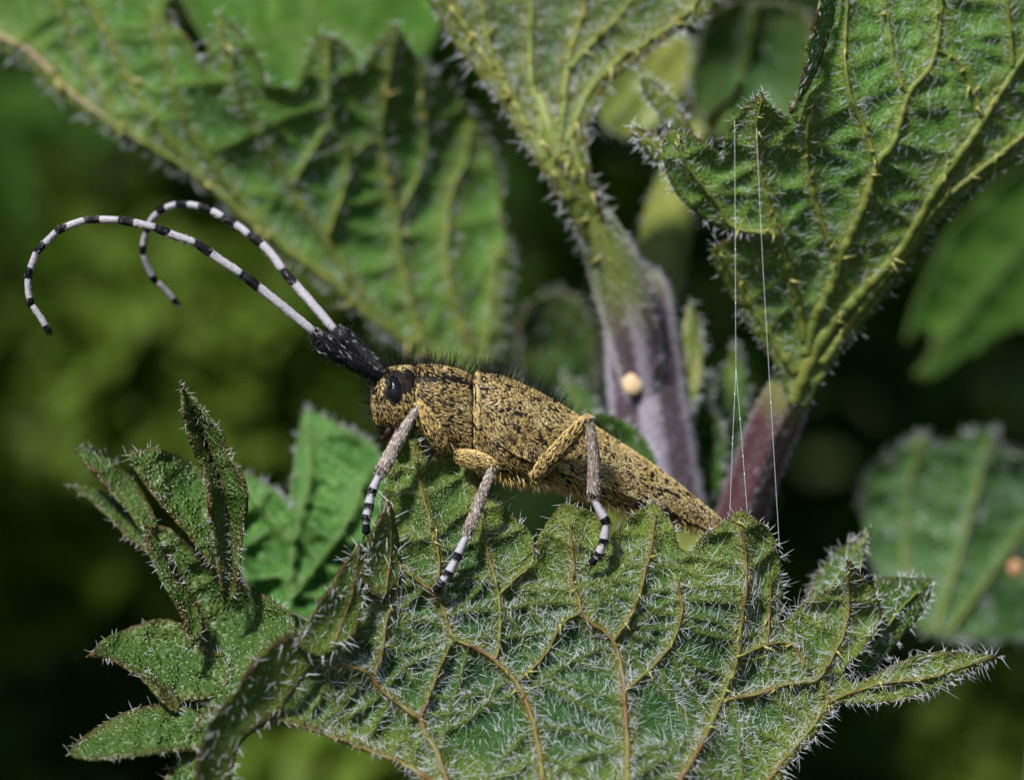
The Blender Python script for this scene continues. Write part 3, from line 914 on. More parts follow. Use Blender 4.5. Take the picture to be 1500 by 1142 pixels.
# leaf at the top, underside with olive ribs
L = Leaf(mid, M_UNDER, M_VEIN_G, 41, 'leaf underside with stout olive ribs fanning up out of the picture')
veins = [([(815, 260), (780, 200), (740, 130), (700, 70), (640, -30)], 20, 11), ([(790, 215), (735, 110), (715, 60), (700, -30)], 11, 7), ([(888, 392), (866, 350), (838, 295), (812, 250)], 34, 26), ([(893, 388), (876, 340), (850, 285), (825, 220)], 30, 24), ([(899, 388), (888, 345), (865, 300), (838, 205)], 30, 20),
         ([(800, 230), (785, 150), (777, 100), (780, -30)], 18, 11), ([(815, 240), (825, 160), (832, 90), (860, 0), (868, -30)], 18, 11),
         ([(835, 100), (870, 60), (910, 20), (945, -30)], 12, 8), ([(830, 210), (860, 140), (900, 95), (960, 55), (1010, 15), (1040, -30)], 18, 12)]
S = L.sheet([(882, 398), (852, 350), (825, 305), (800, 262), (770, 215), (720, 135), (680, 85), (640, 22), (605, -40), (1060, -40), (1040, 18), (987, 52), (920, 100), (880, 140), (862, 200), (872, 270), (893, 340), (906, 385), (896, 402)],
            [(815, 270, 3.0), (905, 440, 3.95), (870, 340, 3.45), (640, 0, 3.4), (780, 50, 3.6), (860, 30, 3.6), (1040, 0, 3.2), (720, 135, 3.2), (920, 100, 3.2), (800, 150, 3.3)],
            veins, spacing=8, quilt=0.2, qw=22, cross=60, rib=0.06)
hb, sb = Buf(), Buf()
L.hair(S, 1600, 0.10, 0.26, 0.0052, lift=0.45, rand=0.6, buf=hb); L.edge_hair(S, 160, 0.1, 0.3, 0.009, buf=hb)
L.stings(S, 60, sb, 0.28); L.beads(S, 250, 0.018, sb, lambda s: np.exp(-(s['dm'] / 7.0) ** 2) + 1e-6); L.finish(hb, sb, vr=0.5)

# big leaf at the upper left, underside
L = Leaf(mid, M_UNDER_PALE, M_VEIN_G, 42, 'large out-of-focus leaf underside with pale ribs above the antennae')
veins = [([(-30, 30), (0, 52), (46, 77), (98, 130), (150, 170)], 13, 13, M_VEIN_PINK), ([(150, 170), (210, 208), (280, 250), (340, 300), (410, 358), (475, 405), (540, 460), (600, 500), (690, 545)], 13, 20),
         ([(84, 0), (116, 80), (147, 133), (182, 186), (230, 222)], 8, 9), ([(122, -10), (154, 46), (182, 105), (210, 158), (238, 196), (280, 240), (320, 285)], 10, 10),
         ([(224, 20), (242, 91), (266, 165), (308, 238), (350, 290), (400, 345)], 7, 10),
         ([(350, 150), (372, 185), (399, 230), (440, 298), (477, 353), (530, 430), (590, 495)], 8, 16), ([(320, 30), (335, 90), (352, 150)], 5, 7),
         ([(480, 343), (507, 265), (507, 211), (487, 186), (482, 98), (480, 60)], 9, 5), ([(433, 262), (477, 191), (487, 186)], 7, 6),
         ([(640, 530), (615, 490), (590, 392), (578, 304), (561, 216), (561, 162), (580, 45)], 17, 5), ([(588, 310), (620, 235), (624, 172), (618, 110)], 8, 5),
         ([(507, 240), (530, 215), (558, 204)], 5, 4), ([(695, 545), (688, 515), (659, 417), (654, 343), (664, 274), (683, 235), (690, 190)], 17, 6),
         ([(705, 545), (713, 500), (722, 431), (728, 370)], 10, 7)]
S = L.sheet([(-30, 55), (40, 98), (95, 152), (150, 187), (210, 224), (280, 266), (340, 315), (420, 380), (480, 422), (540, 475), (600, 515), (650, 545), (700, 560), (728, 530), (742, 440),
             (750, 380), (740, 330), (735, 280), (722, 220), (700, 180), (665, 130), (630, 100), (605, 75), (580, 34), (548, 70), (526, 108), (517, 78), (497, 59), (466, 54), (448, 90),
             (433, 130), (410, 125), (392, 122), (380, 90), (364, 60), (340, 35), (318, 16), (311, 40), (304, 72), (297, 104), (286, 74), (273, 52), (245, 28), (225, -30), (-30, -30)],
            [(x_, y_, d_ + 0.4) for x_, y_, d_ in [(-30, 55, 5.8), (0, 0, 5.4), (150, 187, 5.2), (280, 266, 5.2), (318, 18, 4.0), (289, 140, 4.4), (392, 122, 4.2), (466, 54, 4.4), (580, 34, 5.0), (526, 108, 4.8),
             (420, 380, 5.4), (690, 545, 6.4), (742, 440, 6.6), (700, 180, 6.6), (560, 300, 5.8), (480, 200, 5.0), (220, 60, 4.6)]],
            veins, spacing=8, quilt=0.20, qw=28, cross=85, rib=0.05)
hb, sb = Buf(), Buf()
L.hair(S, 1500, 0.12, 0.32, 0.0058, lift=0.45, rand=0.4, buf=hb, wfn=lambda s: np.exp(-s['dm'] / 9.0) + 0.05)
L.edge_hair(S, 220, 0.10, 0.3, 0.008, buf=hb)
L.stings(S, 40, sb, 0.3); L.finish(hb, sb, vr=0.5)

# bright leaf behind the upper left one, its upper side
L = Leaf(mid, M_BACK, M_VEIN_G, 43, 'bright blurred leaf at the top edge behind the large leaf')
S = L.sheet([(250, -40), (300, 60), (360, 120), (440, 150), (520, 140), (590, 110), (640, 60), (660, -40)], [(250, -40, 9), (440, 150, 7.5), (660, -40, 11), (450, 0, 9.5)],
            [([(470, -40), (450, 50), (440, 145)], 6, 5), ([(460, 20), (540, 70), (580, 110)], 4, 4), ([(455, 30), (380, 60), (320, 70)], 4, 4)], spacing=12, quilt=0.4, qw=30, cross=60, vein_tubes=False)
L.finish()
# small young leaves and stipules about the stem
def small(parent, outline, depth, mid_v, label, m=None, d2=0.0, hairn=60, width=5):
    o = np.asarray(outline, float)
    L = Leaf(parent, m or M_BACK, M_VEIN_G, int(abs(o.sum())) % 9999, label)
    c = o.mean(0)
    ct = [(p[0], p[1], depth + 0.15 * math.sin(i * 1.7)) for i, p in enumerate(o)] + [(c[0], c[1], depth + d2)]
    S = L.sheet(outline, ct, [(mid_v, width, width * 0.6)], spacing=7, quilt=0.12, serr=0.4)
    hb = Buf()
    if hairn:
        L.hair(S, hairn, 0.08, 0.22, 0.009, rand=1.2, buf=hb, wfn=lambda s: 0.3 + 0 * s['dm'])
        L.edge_hair(S, hairn, 0.08, 0.2, 0.008, buf=hb)
    L.finish(hb)
small(mid, [(824, 545), (850, 560), (872, 590), (890, 640), (900, 680), (868, 680), (840, 640), (824, 590)], 6.0, [(826, 548), (850, 600), (885, 675)], 'small blurred leaf just left of the stem')
small(mid, [(868, 606), (910, 615), (945, 645), (960, 690), (930, 720), (880, 690), (850, 640)], 3.4, [(870, 608), (905, 650), (945, 710)], 'small olive leaf touching the beetle outline behind its back', d2=0.4)
small(mid, [(880, 720), (940, 700), (1010, 730), (1050, 790), (1030, 850), (960, 850), (900, 810)], 2.6, [(890, 730), (960, 780), (1030, 830)], 'olive leaf seen through the gaps below the beetle tail', M_PETIOLE, hairn=0)
small(mid, [(1012, 440), (1026, 470), (1030, 520), (1020, 580), (1006, 610), (996, 560), (998, 490)], 5.2, [(1012, 445), (1012, 520), (1004, 605)], 'narrow olive stipule right of the stem', M_PETIOLE)
small(mid, [(985, 600), (1020, 590), (1050, 610), (1062, 660), (1050, 720), (1010, 740), (975, 700), (975, 650)], 5.6, [(1040, 600), (1015, 660), (1000, 735)], 'small fresh green leaf between the two stems', d2=0.5)
small(mid, [(900, 45), (960, 40), (1010, 60), (1005, 120), (975, 170), (930, 200), (890, 190), (870, 120)], 9.5, [(1000, 60), (950, 120), (890, 185)], 'blurred olive leaf lobe behind the top leaf', M_PETIOLE, d2=0.5)
small(mid, [(1040, 20), (1100, 0), (1180, 20), (1200, 90), (1170, 180), (1110, 200), (1050, 200), (1010, 150), (1020, 80)], 8.5, [(1110, 5), (1090, 100), (1060, 195)], 'dark blurred leaf behind the right-hand teeth', M_UPPER, d2=0.8)
small(mid, [(760, 470), (800, 430), (850, 440), (872, 520), (860, 600), (810, 600), (770, 560)], 10, [(850, 440), (815, 520), (790, 590)], 'dark leaf left of the stem', M_UPPER, d2=0.8)

# ---- right-hand plant
right = plant(1080, 800, 5, 'nettle on a reddish stalk with a broad leaf filling the upper right')
stem(right, [(1200, 9000, 5.5), (1060, 4000, 5.5), (1020, 1500, 5.2), (1045, 900, 4.6), (1085, 760, 4.1), (1112, 680, 3.7), (1140, 610, 3.3), (1172, 545, 2.95)],
     [110, 100, 76, 70, 66, 64, 66, 58], M_STEM_RED, fuzz=1300, seed=9, greenfn=lambda t: np.clip((t - 0.84) * 7, 0, 0.95))
L = Leaf(right, M_UNDER_PALE, M_VEIN_G, 51, 'broad leaf underside, pale and bristly, with yellow-brown ribs spreading from its stalk')
veins = [([(1160, 590), (1200, 500), (1250, 440), (1310, 375), (1345, 320), (1380, 260), (1420, 205), (1450, 160), (1485, 105), (1530, 40)], 26, 13),
         ([(1180, 520), (1194, 466), (1214, 426), (1233, 372), (1263, 304), (1287, 235), (1307, 211), (1331, 137), (1366, 88), (1385, -30)], 20, 9),
         ([(1282, 240), (1277, 221), (1263, 181), (1243, 132), (1238, 64), (1243, -30)], 9, 6), ([(1331, 137), (1321, 123), (1307, 74), (1292, -30)], 7, 5),
         ([(1226, 385), (1194, 294), (1182, 230), (1184, 176), (1196, 142)], 11, 4), ([(1178, 500), (1174, 466), (1150, 377), (1125, 294), (1111, 235), (1108, 186), (1116, 144)], 14, 4),
         ([(1135, 343), (1076, 333), (1047, 294), (1008, 245), (990, 205)], 8, 4), ([(1165, 545), (1120, 480), (1085, 420), (1055, 370)], 15, 9),
         ([(1439, 172), (1410, 98), (1375, 74)], 8, 5), ([(1483, 98), (1478, 24), (1468, -30)], 8, 6),
         ([(1530, 175), (1440, 245), (1370, 304), (1320, 375), (1260, 450), (1205, 530)], 13, 18)]
S = L.sheet([(1150, 575), (1140, 545), (1105, 490), (1068, 430), (1040, 375), (1062, 352), (1100, 350), (1090, 342), (1062, 339), (1027, 319), (988, 280), (969, 222), (981, 188), (1018, 201), (1047, 219), (1060, 230),
             (1062, 196), (1076, 171), (1116, 134), (1130, 157), (1168, 182), (1157, 162), (1174, 142), (1183, 113), (1204, 64), (1216, 20), (1225, -30), (1530, -30), (1530, 190),
             (1450, 262), (1390, 315), (1340, 378), (1290, 447), (1240, 507), (1205, 560), (1180, 600)],
            [(1165, 580, 2.7), (1050, 375, 1.7), (1085, 420, 2.0), (1110, 346, 1.3), (988, 250, 0.9), (981, 190, 0.7), (1060, 228, 0.8), (1116, 136, 0.3), (1168, 180, 0.6), (1215, 30, 0.7), (1300, 0, 1.0), (1500, 0, 1.3),
             (1287, 235, 1.1), (1233, 372, 1.7), (1420, 205, 1.5), (1310, 375, 1.9), (1500, 200, 1.9), (1340, 378, 2.1), (1240, 507, 2.5), (1150, 377, 1.6), (1182, 230, 1.0)],
            veins, spacing=7, quilt=0.18, qw=22, cross=56, rib=0.05, serr=0.4)
S2 = L.sheet([(1209, -20), (1194, 29), (1184, 64), (1178, 110), (1168, 150), (1160, 165), (1185, 130), (1206, 80), (1222, 30), (1230, -20)],
             [(1194, 29, 0.1), (1160, 165, 0.35), (1222, 30, 0.6), (1206, 80, 0.55), (1178, 110, 0.1), (1230, -20, 0.6)], spacing=5, quilt=0.03, edgew=9, serr=0.6)
hb, sb = Buf(), Buf()
L.hair(S, 3200, 0.08, 0.24, 0.0044, lift=0.36, rand=0.3, buf=hb); L.hair(S2, 100, 0.06, 0.15, 0.0075, rand=1.2, buf=hb, wfn=lambda s: 0.3 + 0 * s['dm'])
L.edge_hair(S, 200, 0.05, 0.16, 0.006, buf=hb)
bd = Buf(); L.beads(S, 900, 0.009, bd, lambda s: np.clip((1230 - s['V2'][:, 0]) / 100, 0.1, 1) * np.clip((330 - s['V2'][:, 1]) / 100, 0.02, 1)); L.beads(S2, 120, 0.011, bd)
L.edge_hair(S, 260, 0.12, 0.26, 0.008, buf=hb, keep=lambda p: (p[:, 0] < 1120) & (p[:, 1] > 230) & (p[:, 1] < 360))
L.stings(S, 60, sb, 0.2); L.beads(S, 350, 0.016, sb, lambda s: np.exp(-(s['dm'] / 5.0) ** 2) + 1e-6); L.finish(hb, sb, beadbuf=bd, vr=0.5)
small(right, [(924, 184), (950, 192), (978, 205), (1000, 240), (985, 262), (955, 235), (932, 208)], 1.5, [(926, 187), (960, 215), (992, 255)], 'small tooth peeping out left of the leaf', M_UNDER, hairn=50)
small(right, [(942, 112), (965, 122), (990, 150), (1012, 185), (1020, 215), (990, 205), (962, 165), (940, 130)], 3.2, [(945, 115), (980, 155), (1015, 205)], 'blurred young tooth above the leaf lobe', M_UNDER, hairn=50)
small(right, [(1082, 118), (1090, 130), (1082, 150), (1062, 165), (1045, 190), (1035, 175), (1055, 150), (1075, 135)], 4.5, [(1084, 122), (1070, 150), (1042, 180)], 'curled olive bract behind the leaf teeth', M_PETIOLE, hairn=0)
small(right, [(1075, 500), (1060, 540), (1045, 600), (1050, 680), (1075, 690), (1095, 620), (1092, 550)], 6.2, [(1075, 505), (1065, 590), (1062, 685)], 'olive stipule beside the red stalk', M_BACK)
small(right, [(1030, 540), (1042, 560), (1044, 620), (1036, 660), (1022, 640), (1020, 580)], 6.5, [(1030, 545), (1032, 600), (1034, 655)], 'thin pale stipule between the stalks', M_BACK)

# ---- plants out of focus on the right
rb = plant(1430, 900, 9, 'out-of-focus nettle at the right edge with drooping pale leaves')
stem(rb, [(1560, 9000, 11), (1570, 4000, 11), (1560, 1500, 11), (1570, 900, 11.5), (1600, 300, 12)], [120, 110, 100, 90, 80], M_STEM, seed=12)
M_BLUR = leaf_mat('leaf_blurred_pale', (0.026, 0.085, 0.018), (0.065, 0.150, 0.036), (0.10, 0.17, 0.05), (0.06, 0.09, 0.03), grain=5.0, bump=0.4)
L = Leaf(rb, M_BLUR, M_VEIN_G, 61, 'blurred ribbed leaf with two broad teeth')
S = L.sheet([(1352, 633), (1299, 670), (1270, 702), (1264, 745), (1270, 790), (1290, 850), (1340, 920), (1400, 935), (1530, 940), (1530, 690), (1473, 663), (1453, 632), (1414, 638), (1370, 655)],
            [(1352, 633, 9.6), (1264, 745, 10), (1400, 935, 9), (1530, 690, 11), (1530, 940, 10), (1453, 632, 10.2), (1390, 760, 9.6)],
            [([(1350, 640), (1330, 730), (1325, 820), (1345, 915)], 7, 8), ([(1450, 640), (1415, 780), (1370, 925)], 7, 10), ([(1530, 730), (1460, 830), (1390, 925)], 7, 9)], spacing=10, quilt=0.35, qw=26, cross=46)
hb = Buf(); L.hair(S, 350, 0.12, 0.3, 0.008, rand=0.9, buf=hb); L.edge_hair(S, 120, 0.1, 0.25, 0.01, buf=hb); L.finish(hb)
L = Leaf(rb, M_BACK, M_VEIN_G, 62, 'broad blurred leaf with a hooked tooth under the upper right leaf')
S = L.sheet([(1530, 215), (1450, 280), (1390, 340), (1362, 400), (1340, 450), (1326, 500), (1350, 488), (1368, 492), (1362, 520), (1338, 548), (1360, 562), (1400, 535), (1440, 510), (1490, 480), (1530, 470)],
            [(1530, 215, 17), (1340, 480, 15), (1350, 550, 15), (1530, 470, 17), (1430, 400, 16)], [([(1530, 330), (1440, 430), (1350, 545)], 6, 6)], spacing=11, quilt=0.35, qw=30, cross=60, vein_tubes=False)
L.finish()
def far_leaf(parent, pts, y, mid_v, label, dy=2.0, m=None):
    o = np.asarray(pts, float); c = o.mean(0)
    L = Leaf(parent, m or M_BACK, M_VEIN_G, int(abs(o.sum())) % 9999, label)
    ct = [(p[0], p[1], y + dy * math.sin(i * 1.3) * 0.3) for i, p in enumerate(o)] + [(c[0], c[1], y - dy * 0.4)]
    L.sheet(pts, ct, [(mid_v, 8, 5)], spacing=16, quilt=0.4, qw=40, cross=90, vein_tubes=False)
    L.finish()
far_leaf(rb, [(1420, 560), (1470, 520), (1530, 500), (1530, 640), (1480, 640), (1440, 620)], 24, [(1530, 520), (1480, 570), (1440, 615)], 'blurred dark leaf at the right edge', 2.0, M_UPPER)
M_LIT = leaf_mat('leaf_far_painted_sun', (0.065, 0.115, 0.012), (0.095, 0.150, 0.018), (0.15, 0.2, 0.03), (0.1, 0.15, 0.02), grain=2.0, bump=0.2, rough=0.6, spec=0.2)  # lighter leaf green that stands for sunlight on far leaves
fl = plant(200, 600, 30, 'far out-of-focus nettle stalk slanting up at the left edge')
stem(fl, [(420, 6000, 75), (380, 2400, 75), (300, 900, 75), (200, 620, 75), (110, 420, 75), (30, 220, 75), (-40, 60, 75)], [110, 110, 100, 95, 90, 90, 90], M_BACK, seed=15)
# leaves farther back, sunlight put into their lighter green: soft patches with no edge
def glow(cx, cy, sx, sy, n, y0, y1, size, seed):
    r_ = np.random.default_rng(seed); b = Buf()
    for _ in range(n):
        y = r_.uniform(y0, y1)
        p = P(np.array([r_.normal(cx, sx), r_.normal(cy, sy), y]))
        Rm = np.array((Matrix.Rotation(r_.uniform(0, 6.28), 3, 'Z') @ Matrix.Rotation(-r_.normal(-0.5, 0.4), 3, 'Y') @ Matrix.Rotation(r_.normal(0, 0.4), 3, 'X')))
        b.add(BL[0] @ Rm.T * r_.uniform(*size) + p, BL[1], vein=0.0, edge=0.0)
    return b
tag(obj('undergrowth_light_patch', glow(290, 545, 120, 85, 1500, 50, 62, (1.2, 2.6), 3), M_LIT), 'leaves coloured light olive-green as a soft sunlit glow behind the antennae', None, kind='stuff')
tag(obj('undergrowth_light_patch', glow(500, 1120, 60, 30, 260, 34, 44, (1.0, 2.2), 8), M_LIT), 'light olive leaves coloured as a soft glow below the hairy leaf margin', None, kind='stuff')
tag(obj('undergrowth_light_patch', glow(1480, 1080, 50, 65, 500, 36, 46, (1.0, 2.2), 4), M_LIT), 'pale green leaves coloured as a soft glow in the lower right corner', None, kind='stuff')
tag(obj('undergrowth_light_patch', glow(60, 560, 90, 130, 350, 54, 66, (1.2, 2.6), 6), M_LIT), 'leaves coloured as a dull green glow at the left edge', None, kind='stuff')

# ================================================================== the beetle
bt = P(np.array([650, 760, 0.0]))
beetle = empty('longhorn_beetle', tuple(bt), 'golden-haired longhorn beetle with black and white banded antennae standing on a nettle leaf', 'beetle')
YC = lambda x: 0.05 + 0.0013 * (np.asarray(x, float) - 650)
st = np.array([  # px, top, bottom, half width
    (543, 575, 592, .06), (545, 563, 603, .20), (550, 551, 619, .31), (560, 542, 626, .39), (575, 537, 632, .44), (590, 535, 633, .46), (602, 536, 630, .455), (607, 540, 628, .43), (613, 535, 634, .46),
    (640, 534, 646, .51), (670, 540, 660, .51), (686, 547, 672, .485), (692, 556, 678, .44), (699, 552, 686, .50), (730, 553, 700, .565), (760, 563, 707, .585), (800, 583, 712, .565),
    (850, 613, 727, .525), (900, 644, 744, .475), (950, 677, 758, .41), (1000, 714, 769, .33), (1035, 745, 776, .24), (1050, 758, 775, .15), (1057, 765, 772, .05)])
def loft(stn, ns, expo=2.3, ang=(0, 2 * np.pi), closed=True):
    s = crom(stn, 6)
    th = np.linspace(ang[0], ang[1], ns, endpoint=not closed)
    c, sn = np.cos(th), np.sin(th)
    cy = np.sign(c) * np.abs(c) ** (2 / expo); cz = np.sign(sn) * np.abs(sn) ** (2 / expo)
    mid_ = (s[:, 1] + s[:, 2]) / 2; h = (s[:, 2] - s[:, 1]) / 2
    px = np.repeat(s[:, 0:1], ns, 1); py = mid_[:, None] - h[:, None] * cz; yy = YC(s[:, 0])[:, None] - s[:, 3:4] * cy
    V = P(np.stack([px, py, yy], -1))
    m = len(s)
    i = np.arange(m - 1)[:, None] * ns
    j = np.arange(ns if closed else ns - 1)[None]; j2 = (j + 1) % ns
    F = np.stack([i + j, i + ns + j, i + ns + j2, i + j2], -1).reshape(-1, 4)
    return V.reshape(-1, 3), F, m, px.ravel(), py.ravel()
V, F, m, bx, by = loft(st, 36)
cap0 = np.arange(36)[None]
body = obj('body', Buf().add(V, [F, cap0[:, ::-1][:, :36], (cap0 + (m - 1) * 36)]), M_CUT, beetle)
body['label'] = 'head, collar and underside under golden hair'
bodyV, bodyF = V, F
# wing covers: a shell over each side, lower rim as in the photograph
wm = np.array([(694, 549, 600), (700, 546, 612), (730, 549, 630), (760, 559, 645), (800, 579, 662), (850, 609, 682), (900, 641, 702), (950, 674, 724), (990, 704, 744), (1035, 741, 766), (1052, 755, 772), (1060, 762, 768)])
def wing(side):
    s = crom(wm, 6)
    hw = np.interp(s[:, 0], st[:, 0], st[:, 3]) + 0.035
    hw[-4:] *= np.array([.8, .6, .4, .2])
    hw[0] *= 0.86
    ph = np.linspace(0, np.pi / 2 * 1.12, 14)
    a = np.sin(np.minimum(ph, np.pi / 2)) ** 0.80
    b = np.sign(np.cos(ph)) * np.abs(np.cos(ph)) ** 0.85
    yy = YC(s[:, 0])[:, None] - side * hw[:, None] * (a * np.where(ph > np.pi / 2, 0.96, 1))[None] - side * 0.004
    py = s[:, 2:3] + (s[:, 1:2] - s[:, 2:3]) * b[None]
    px = np.repeat(s[:, 0:1], 14, 1)
    V = P(np.stack([px, py, yy], -1))
    m = len(s)
    i = np.arange(m - 1)[:, None] * 14; j = np.arange(13)[None]
    F = np.stack([i + j, i + j + 1, i + 15 + j, i + 14 + j], -1).reshape(-1, 4)
    if side < 0:
        F = F[:, ::-1]
    F = F[:, ::-1]
    return V.reshape(-1, 3), F
wings = []
for side in (1, -1):
    wv, wf = wing(side)
    wo = obj('wing_cover', Buf().add(wv, wf), M_CUT, beetle)
    wings.append((wo, wv, wf))

def pix(v):
    s = (D + v[:, 1]) / D
    return np.stack([v[:, 0] / s * 100 + 750, 571 - v[:, 2] / s * 100], 1)

def fur(V, F, n, densfn, flowfn, tintfn, rs, L=(0.07, 0.13), w=0.0062, lift=0.16):
    if F.shape[1] == 4:
        T = np.vstack([F[:, [0, 1, 2]], F[:, [0, 2, 3]]])
    else:
        T = F
    a, b, c = V[T[:, 0]], V[T[:, 1]], V[T[:, 2]]
    nr = np.cross(b - a, c - a)
    ar = np.linalg.norm(nr, axis=1)
    nr = nr / (ar[:, None] + 1e-12)
    ctr = (a + b + c) / 3
    # outward: away from the long axis of the part
    wgt = ar * densfn(ctr)
    k = rs.choice(len(T), n, p=wgt / wgt.sum())
    u, v = rs.random(n), rs.random(n)
    s = u + v > 1
    u[s], v[s] = 1 - u[s], 1 - v[s]
    pos = a[k] + (b - a)[k] * u[:, None] + (c - a)[k] * v[:, None]
    keep = rs.random(n) < np.clip(densfn(pos), 0, 1)
    pos, k = pos[keep], k[keep]
    return pos, nr[k]

def lay_fur(pos, nor, flow, rs, tint, L, w, lift, jit=0.16):
    n = len(pos)
    fl = flow + rs.normal(0, jit, (n, 3))
    fl = fl - nor * (fl * nor).sum(1)[:, None]
    fl /= np.linalg.norm(fl, axis=1)[:, None] + 1e-9
    li = np.clip(rs.normal(lift, 0.12, n), 0.02, 0.6)[:, None]
    d = fl + nor * li
    V, F, hi = hairs(pos - nor * 0.004, d, rs.uniform(L[0], L[1], n), w * rs.uniform(0.7, 1.3, n), -nor * li * 0.7, segs=2, sides=3)
    return V, F, tint[hi]

rs = np.random.default_rng(77)
def outward(pos, nor):
    c = np.stack([pos[:, 0], YC(pix(pos)[:, 0]), np.interp(pos[:, 0], P(np.c_[st[:, 0], (st[:, 1] + st[:, 2]) / 2, YC(st[:, 0])])[:, 0], P(np.c_[st[:, 0], (st[:, 1] + st[:, 2]) / 2, YC(st[:, 0])])[:, 2])], 1)
    sgn = np.sign(((pos - c) * nor).sum(1))
    return nor * sgn[:, None]
def flow_body(p):
    q = pix(p)
    x, y = q[:, 0], q[:, 1]
    ang = np.interp(x, [545, 575, 605, 640, 690, 720, 800, 1050], [1.25, 1.0, 0.5, 0.15, 0.35, 0.5, 0.58, 0.6])
    amp = np.interp(x, [600, 690, 760, 900], [1.6, 1.5, 1.1, 0.7])
    ang = ang + amp * (vnoise(q / 17.0) - 0.5) + 0.8 * amp * (vnoise(q / 45.0 + 31) - 0.5)
    low = np.clip((y - np.interp(x, [545, 690, 1050], [600, 630, 760])) / 60, 0, 1)
    ang = ang + 0.45 * low
    return np.stack([np.cos(ang), np.zeros(len(p)), -np.sin(ang)], 1)
def dens_body(p):
    q = pix(p)
    x, y = q[:, 0], q[:, 1]
    d = np.ones(len(p))
    # bare black stripe along the side of the collar and behind the eye
    mid_s = np.interp(x, [600, 620, 660, 695], [553, 551, 553, 566])
    d = np.where((x > 588) & (x < 694), d * (1 - 0.92 * np.exp(-((y - mid_s) / 5.5) ** 2)), d)
    e = ((x - 577) / 13.5) ** 2 + ((y - 566) / 25) ** 2
    d = np.where(e < 1, 0.03, d)
    e2 = ((x - 594) / 13) ** 2 + ((y - 556) / 16) ** 2
    d = np.where(e2 < 1, d * 0.18, d)
    e3 = ((x - 566) / 13) ** 2 + ((y - 543) / 8) ** 2
    d = np.where(e3 < 1, d * 0.35, d)
    sp = vnoise(q / 4.0 + 11)
    seam = np.interp(x, [694, 760, 850, 950, 1052], [612, 648, 685, 728, 775])
    d = np.where((x > 900), d * (1 - 0.85 * np.exp(-((y - seam - 3) / 3.5) ** 2)), d)
    d = d * np.clip((sp - 0.10) * 5, 0.15, 1)
    return d
gb_ = Buf()
def add_fur(V, F, n, dens, L, w, lift, bright=0.0, scale=1.0):
    pos, nor = fur(V, F, n, dens, None, None, rs)
    nor = outward(pos, nor)
    q = pix(pos)
    tint = np.clip(0.30 + 0.55 * rs.random(len(pos)) + 0.35 * (vnoise(q / 22.0 + 5) - 0.5) + bright, 0.21, 1)
    tint[rs.random(len(pos)) < 0.10] = 0.03
    Vh, Fh, th = lay_fur(pos, nor, flow_body(pos), rs, tint, L, w, lift)
    gb_.add(Vh, Fh, tint=th)
add_fur(bodyV, bodyF, 54000, dens_body, (0.055, 0.115), 0.0043, 0.12)
def dens_wing(p):
    q = pix(p)
    sp = vnoise(np.stack([(q[:, 0] * 0.87 + q[:, 1] * 0.5) / 8.0, (q[:, 1] * 0.87 - q[:, 0] * 0.5) / 4.0], 1) + 3)
    sp2 = vnoise(q / 3.4 + 40)
    return np.clip((0.45 * sp + 0.55 * sp2 - 0.25) * 6, 0.10, 1)
add_fur(wings[0][1], wings[0][2], 50000, dens_wing, (0.045, 0.09), 0.0042, 0.09, 0.04)
add_fur(wings[1][1], wings[1][2], 16000, dens_wing, (0.04, 0.09), 0.0052, 0.10, 0.06)
h = obj('golden_hair', gb_, M_GOLD, beetle); h['kind'] = 'stuff'
# long soft hair hanging from the breast and tail
pos, nor = fur(bodyV, bodyF, 5000, lambda p: np.clip((pix(p)[:, 1] - np.interp(pix(p)[:, 0], st[:, 0], st[:, 2] - 14)) / 10, 0, 1) * (pix(p)[:, 0] > 640), None, None, rs)
nor = outward(pos, nor)
nn = min(len(pos), 1500); pos, nor = pos[:nn], nor[:nn]
Vh, Fh, hi = hairs(pos, nor * 0.5 + np.array([0.55, 0, -0.6]) + rs.normal(0, 0.25, (nn, 3)), rs.uniform(0.08, 0.22, nn), 0.0055)
h = obj('breast_hair', Buf().add(Vh, Fh, tint=np.clip(rs.uniform(0.2, 0.9, nn), 0.22, 1)[hi]), M_GOLD, beetle); h['kind'] = 'stuff'
# upright black bristles on head, collar and front of the wing covers
bb = Buf()
for (V_, F_, n_, cond) in ((bodyV, bodyF, 9000, lambda q: (q[:, 0] < 690) & (q[:, 1] < np.interp(q[:, 0], [540, 560, 600, 690], [640, 590, 556, 562]))),
                           (wings[0][1], wings[0][2], 5000, lambda q: (q[:, 1] < np.interp(q[:, 0], wm[:, 0], wm[:, 1]) + 18)),
                           (wings[1][1], wings[1][2], 4000, lambda q: (q[:, 1] < np.interp(q[:, 0], wm[:, 0], wm[:, 1]) + 18))):
    pos, nor = fur(V_, F_, n_, lambda p: cond(pix(p)).astype(float) * np.clip((1000 - pix(p)[:, 0]) / 300, 0.1, 1) + 1e-9, None, None, rs)
    q = pix(pos); ok = cond(q); pos, nor = pos[ok], outward(pos, nor)[ok]; q = q[ok]
    kk = 420 if V_ is bodyV else 260
    pos, nor, q = pos[:kk], nor[:kk], q[:kk]
    ln = np.interp(q[:, 0], [540, 620, 760, 900, 1050], [0.26, 0.34, 0.32, 0.2, 0.12]) * rs.uniform(0.6, 1.15, len(pos))
    Vh, Fh, hi = hairs(pos, nor + np.array([0.05, 0, 0.25]) + rs.normal(0, 0.25, (len(pos), 3)), ln, 0.0048, rs.normal(0, 0.12, (len(pos), 3)), segs=3)
    bb.add(Vh, Fh)
h = obj('black_bristles', bb, M_BLACKHAIR, beetle); h['kind'] = 'stuff'

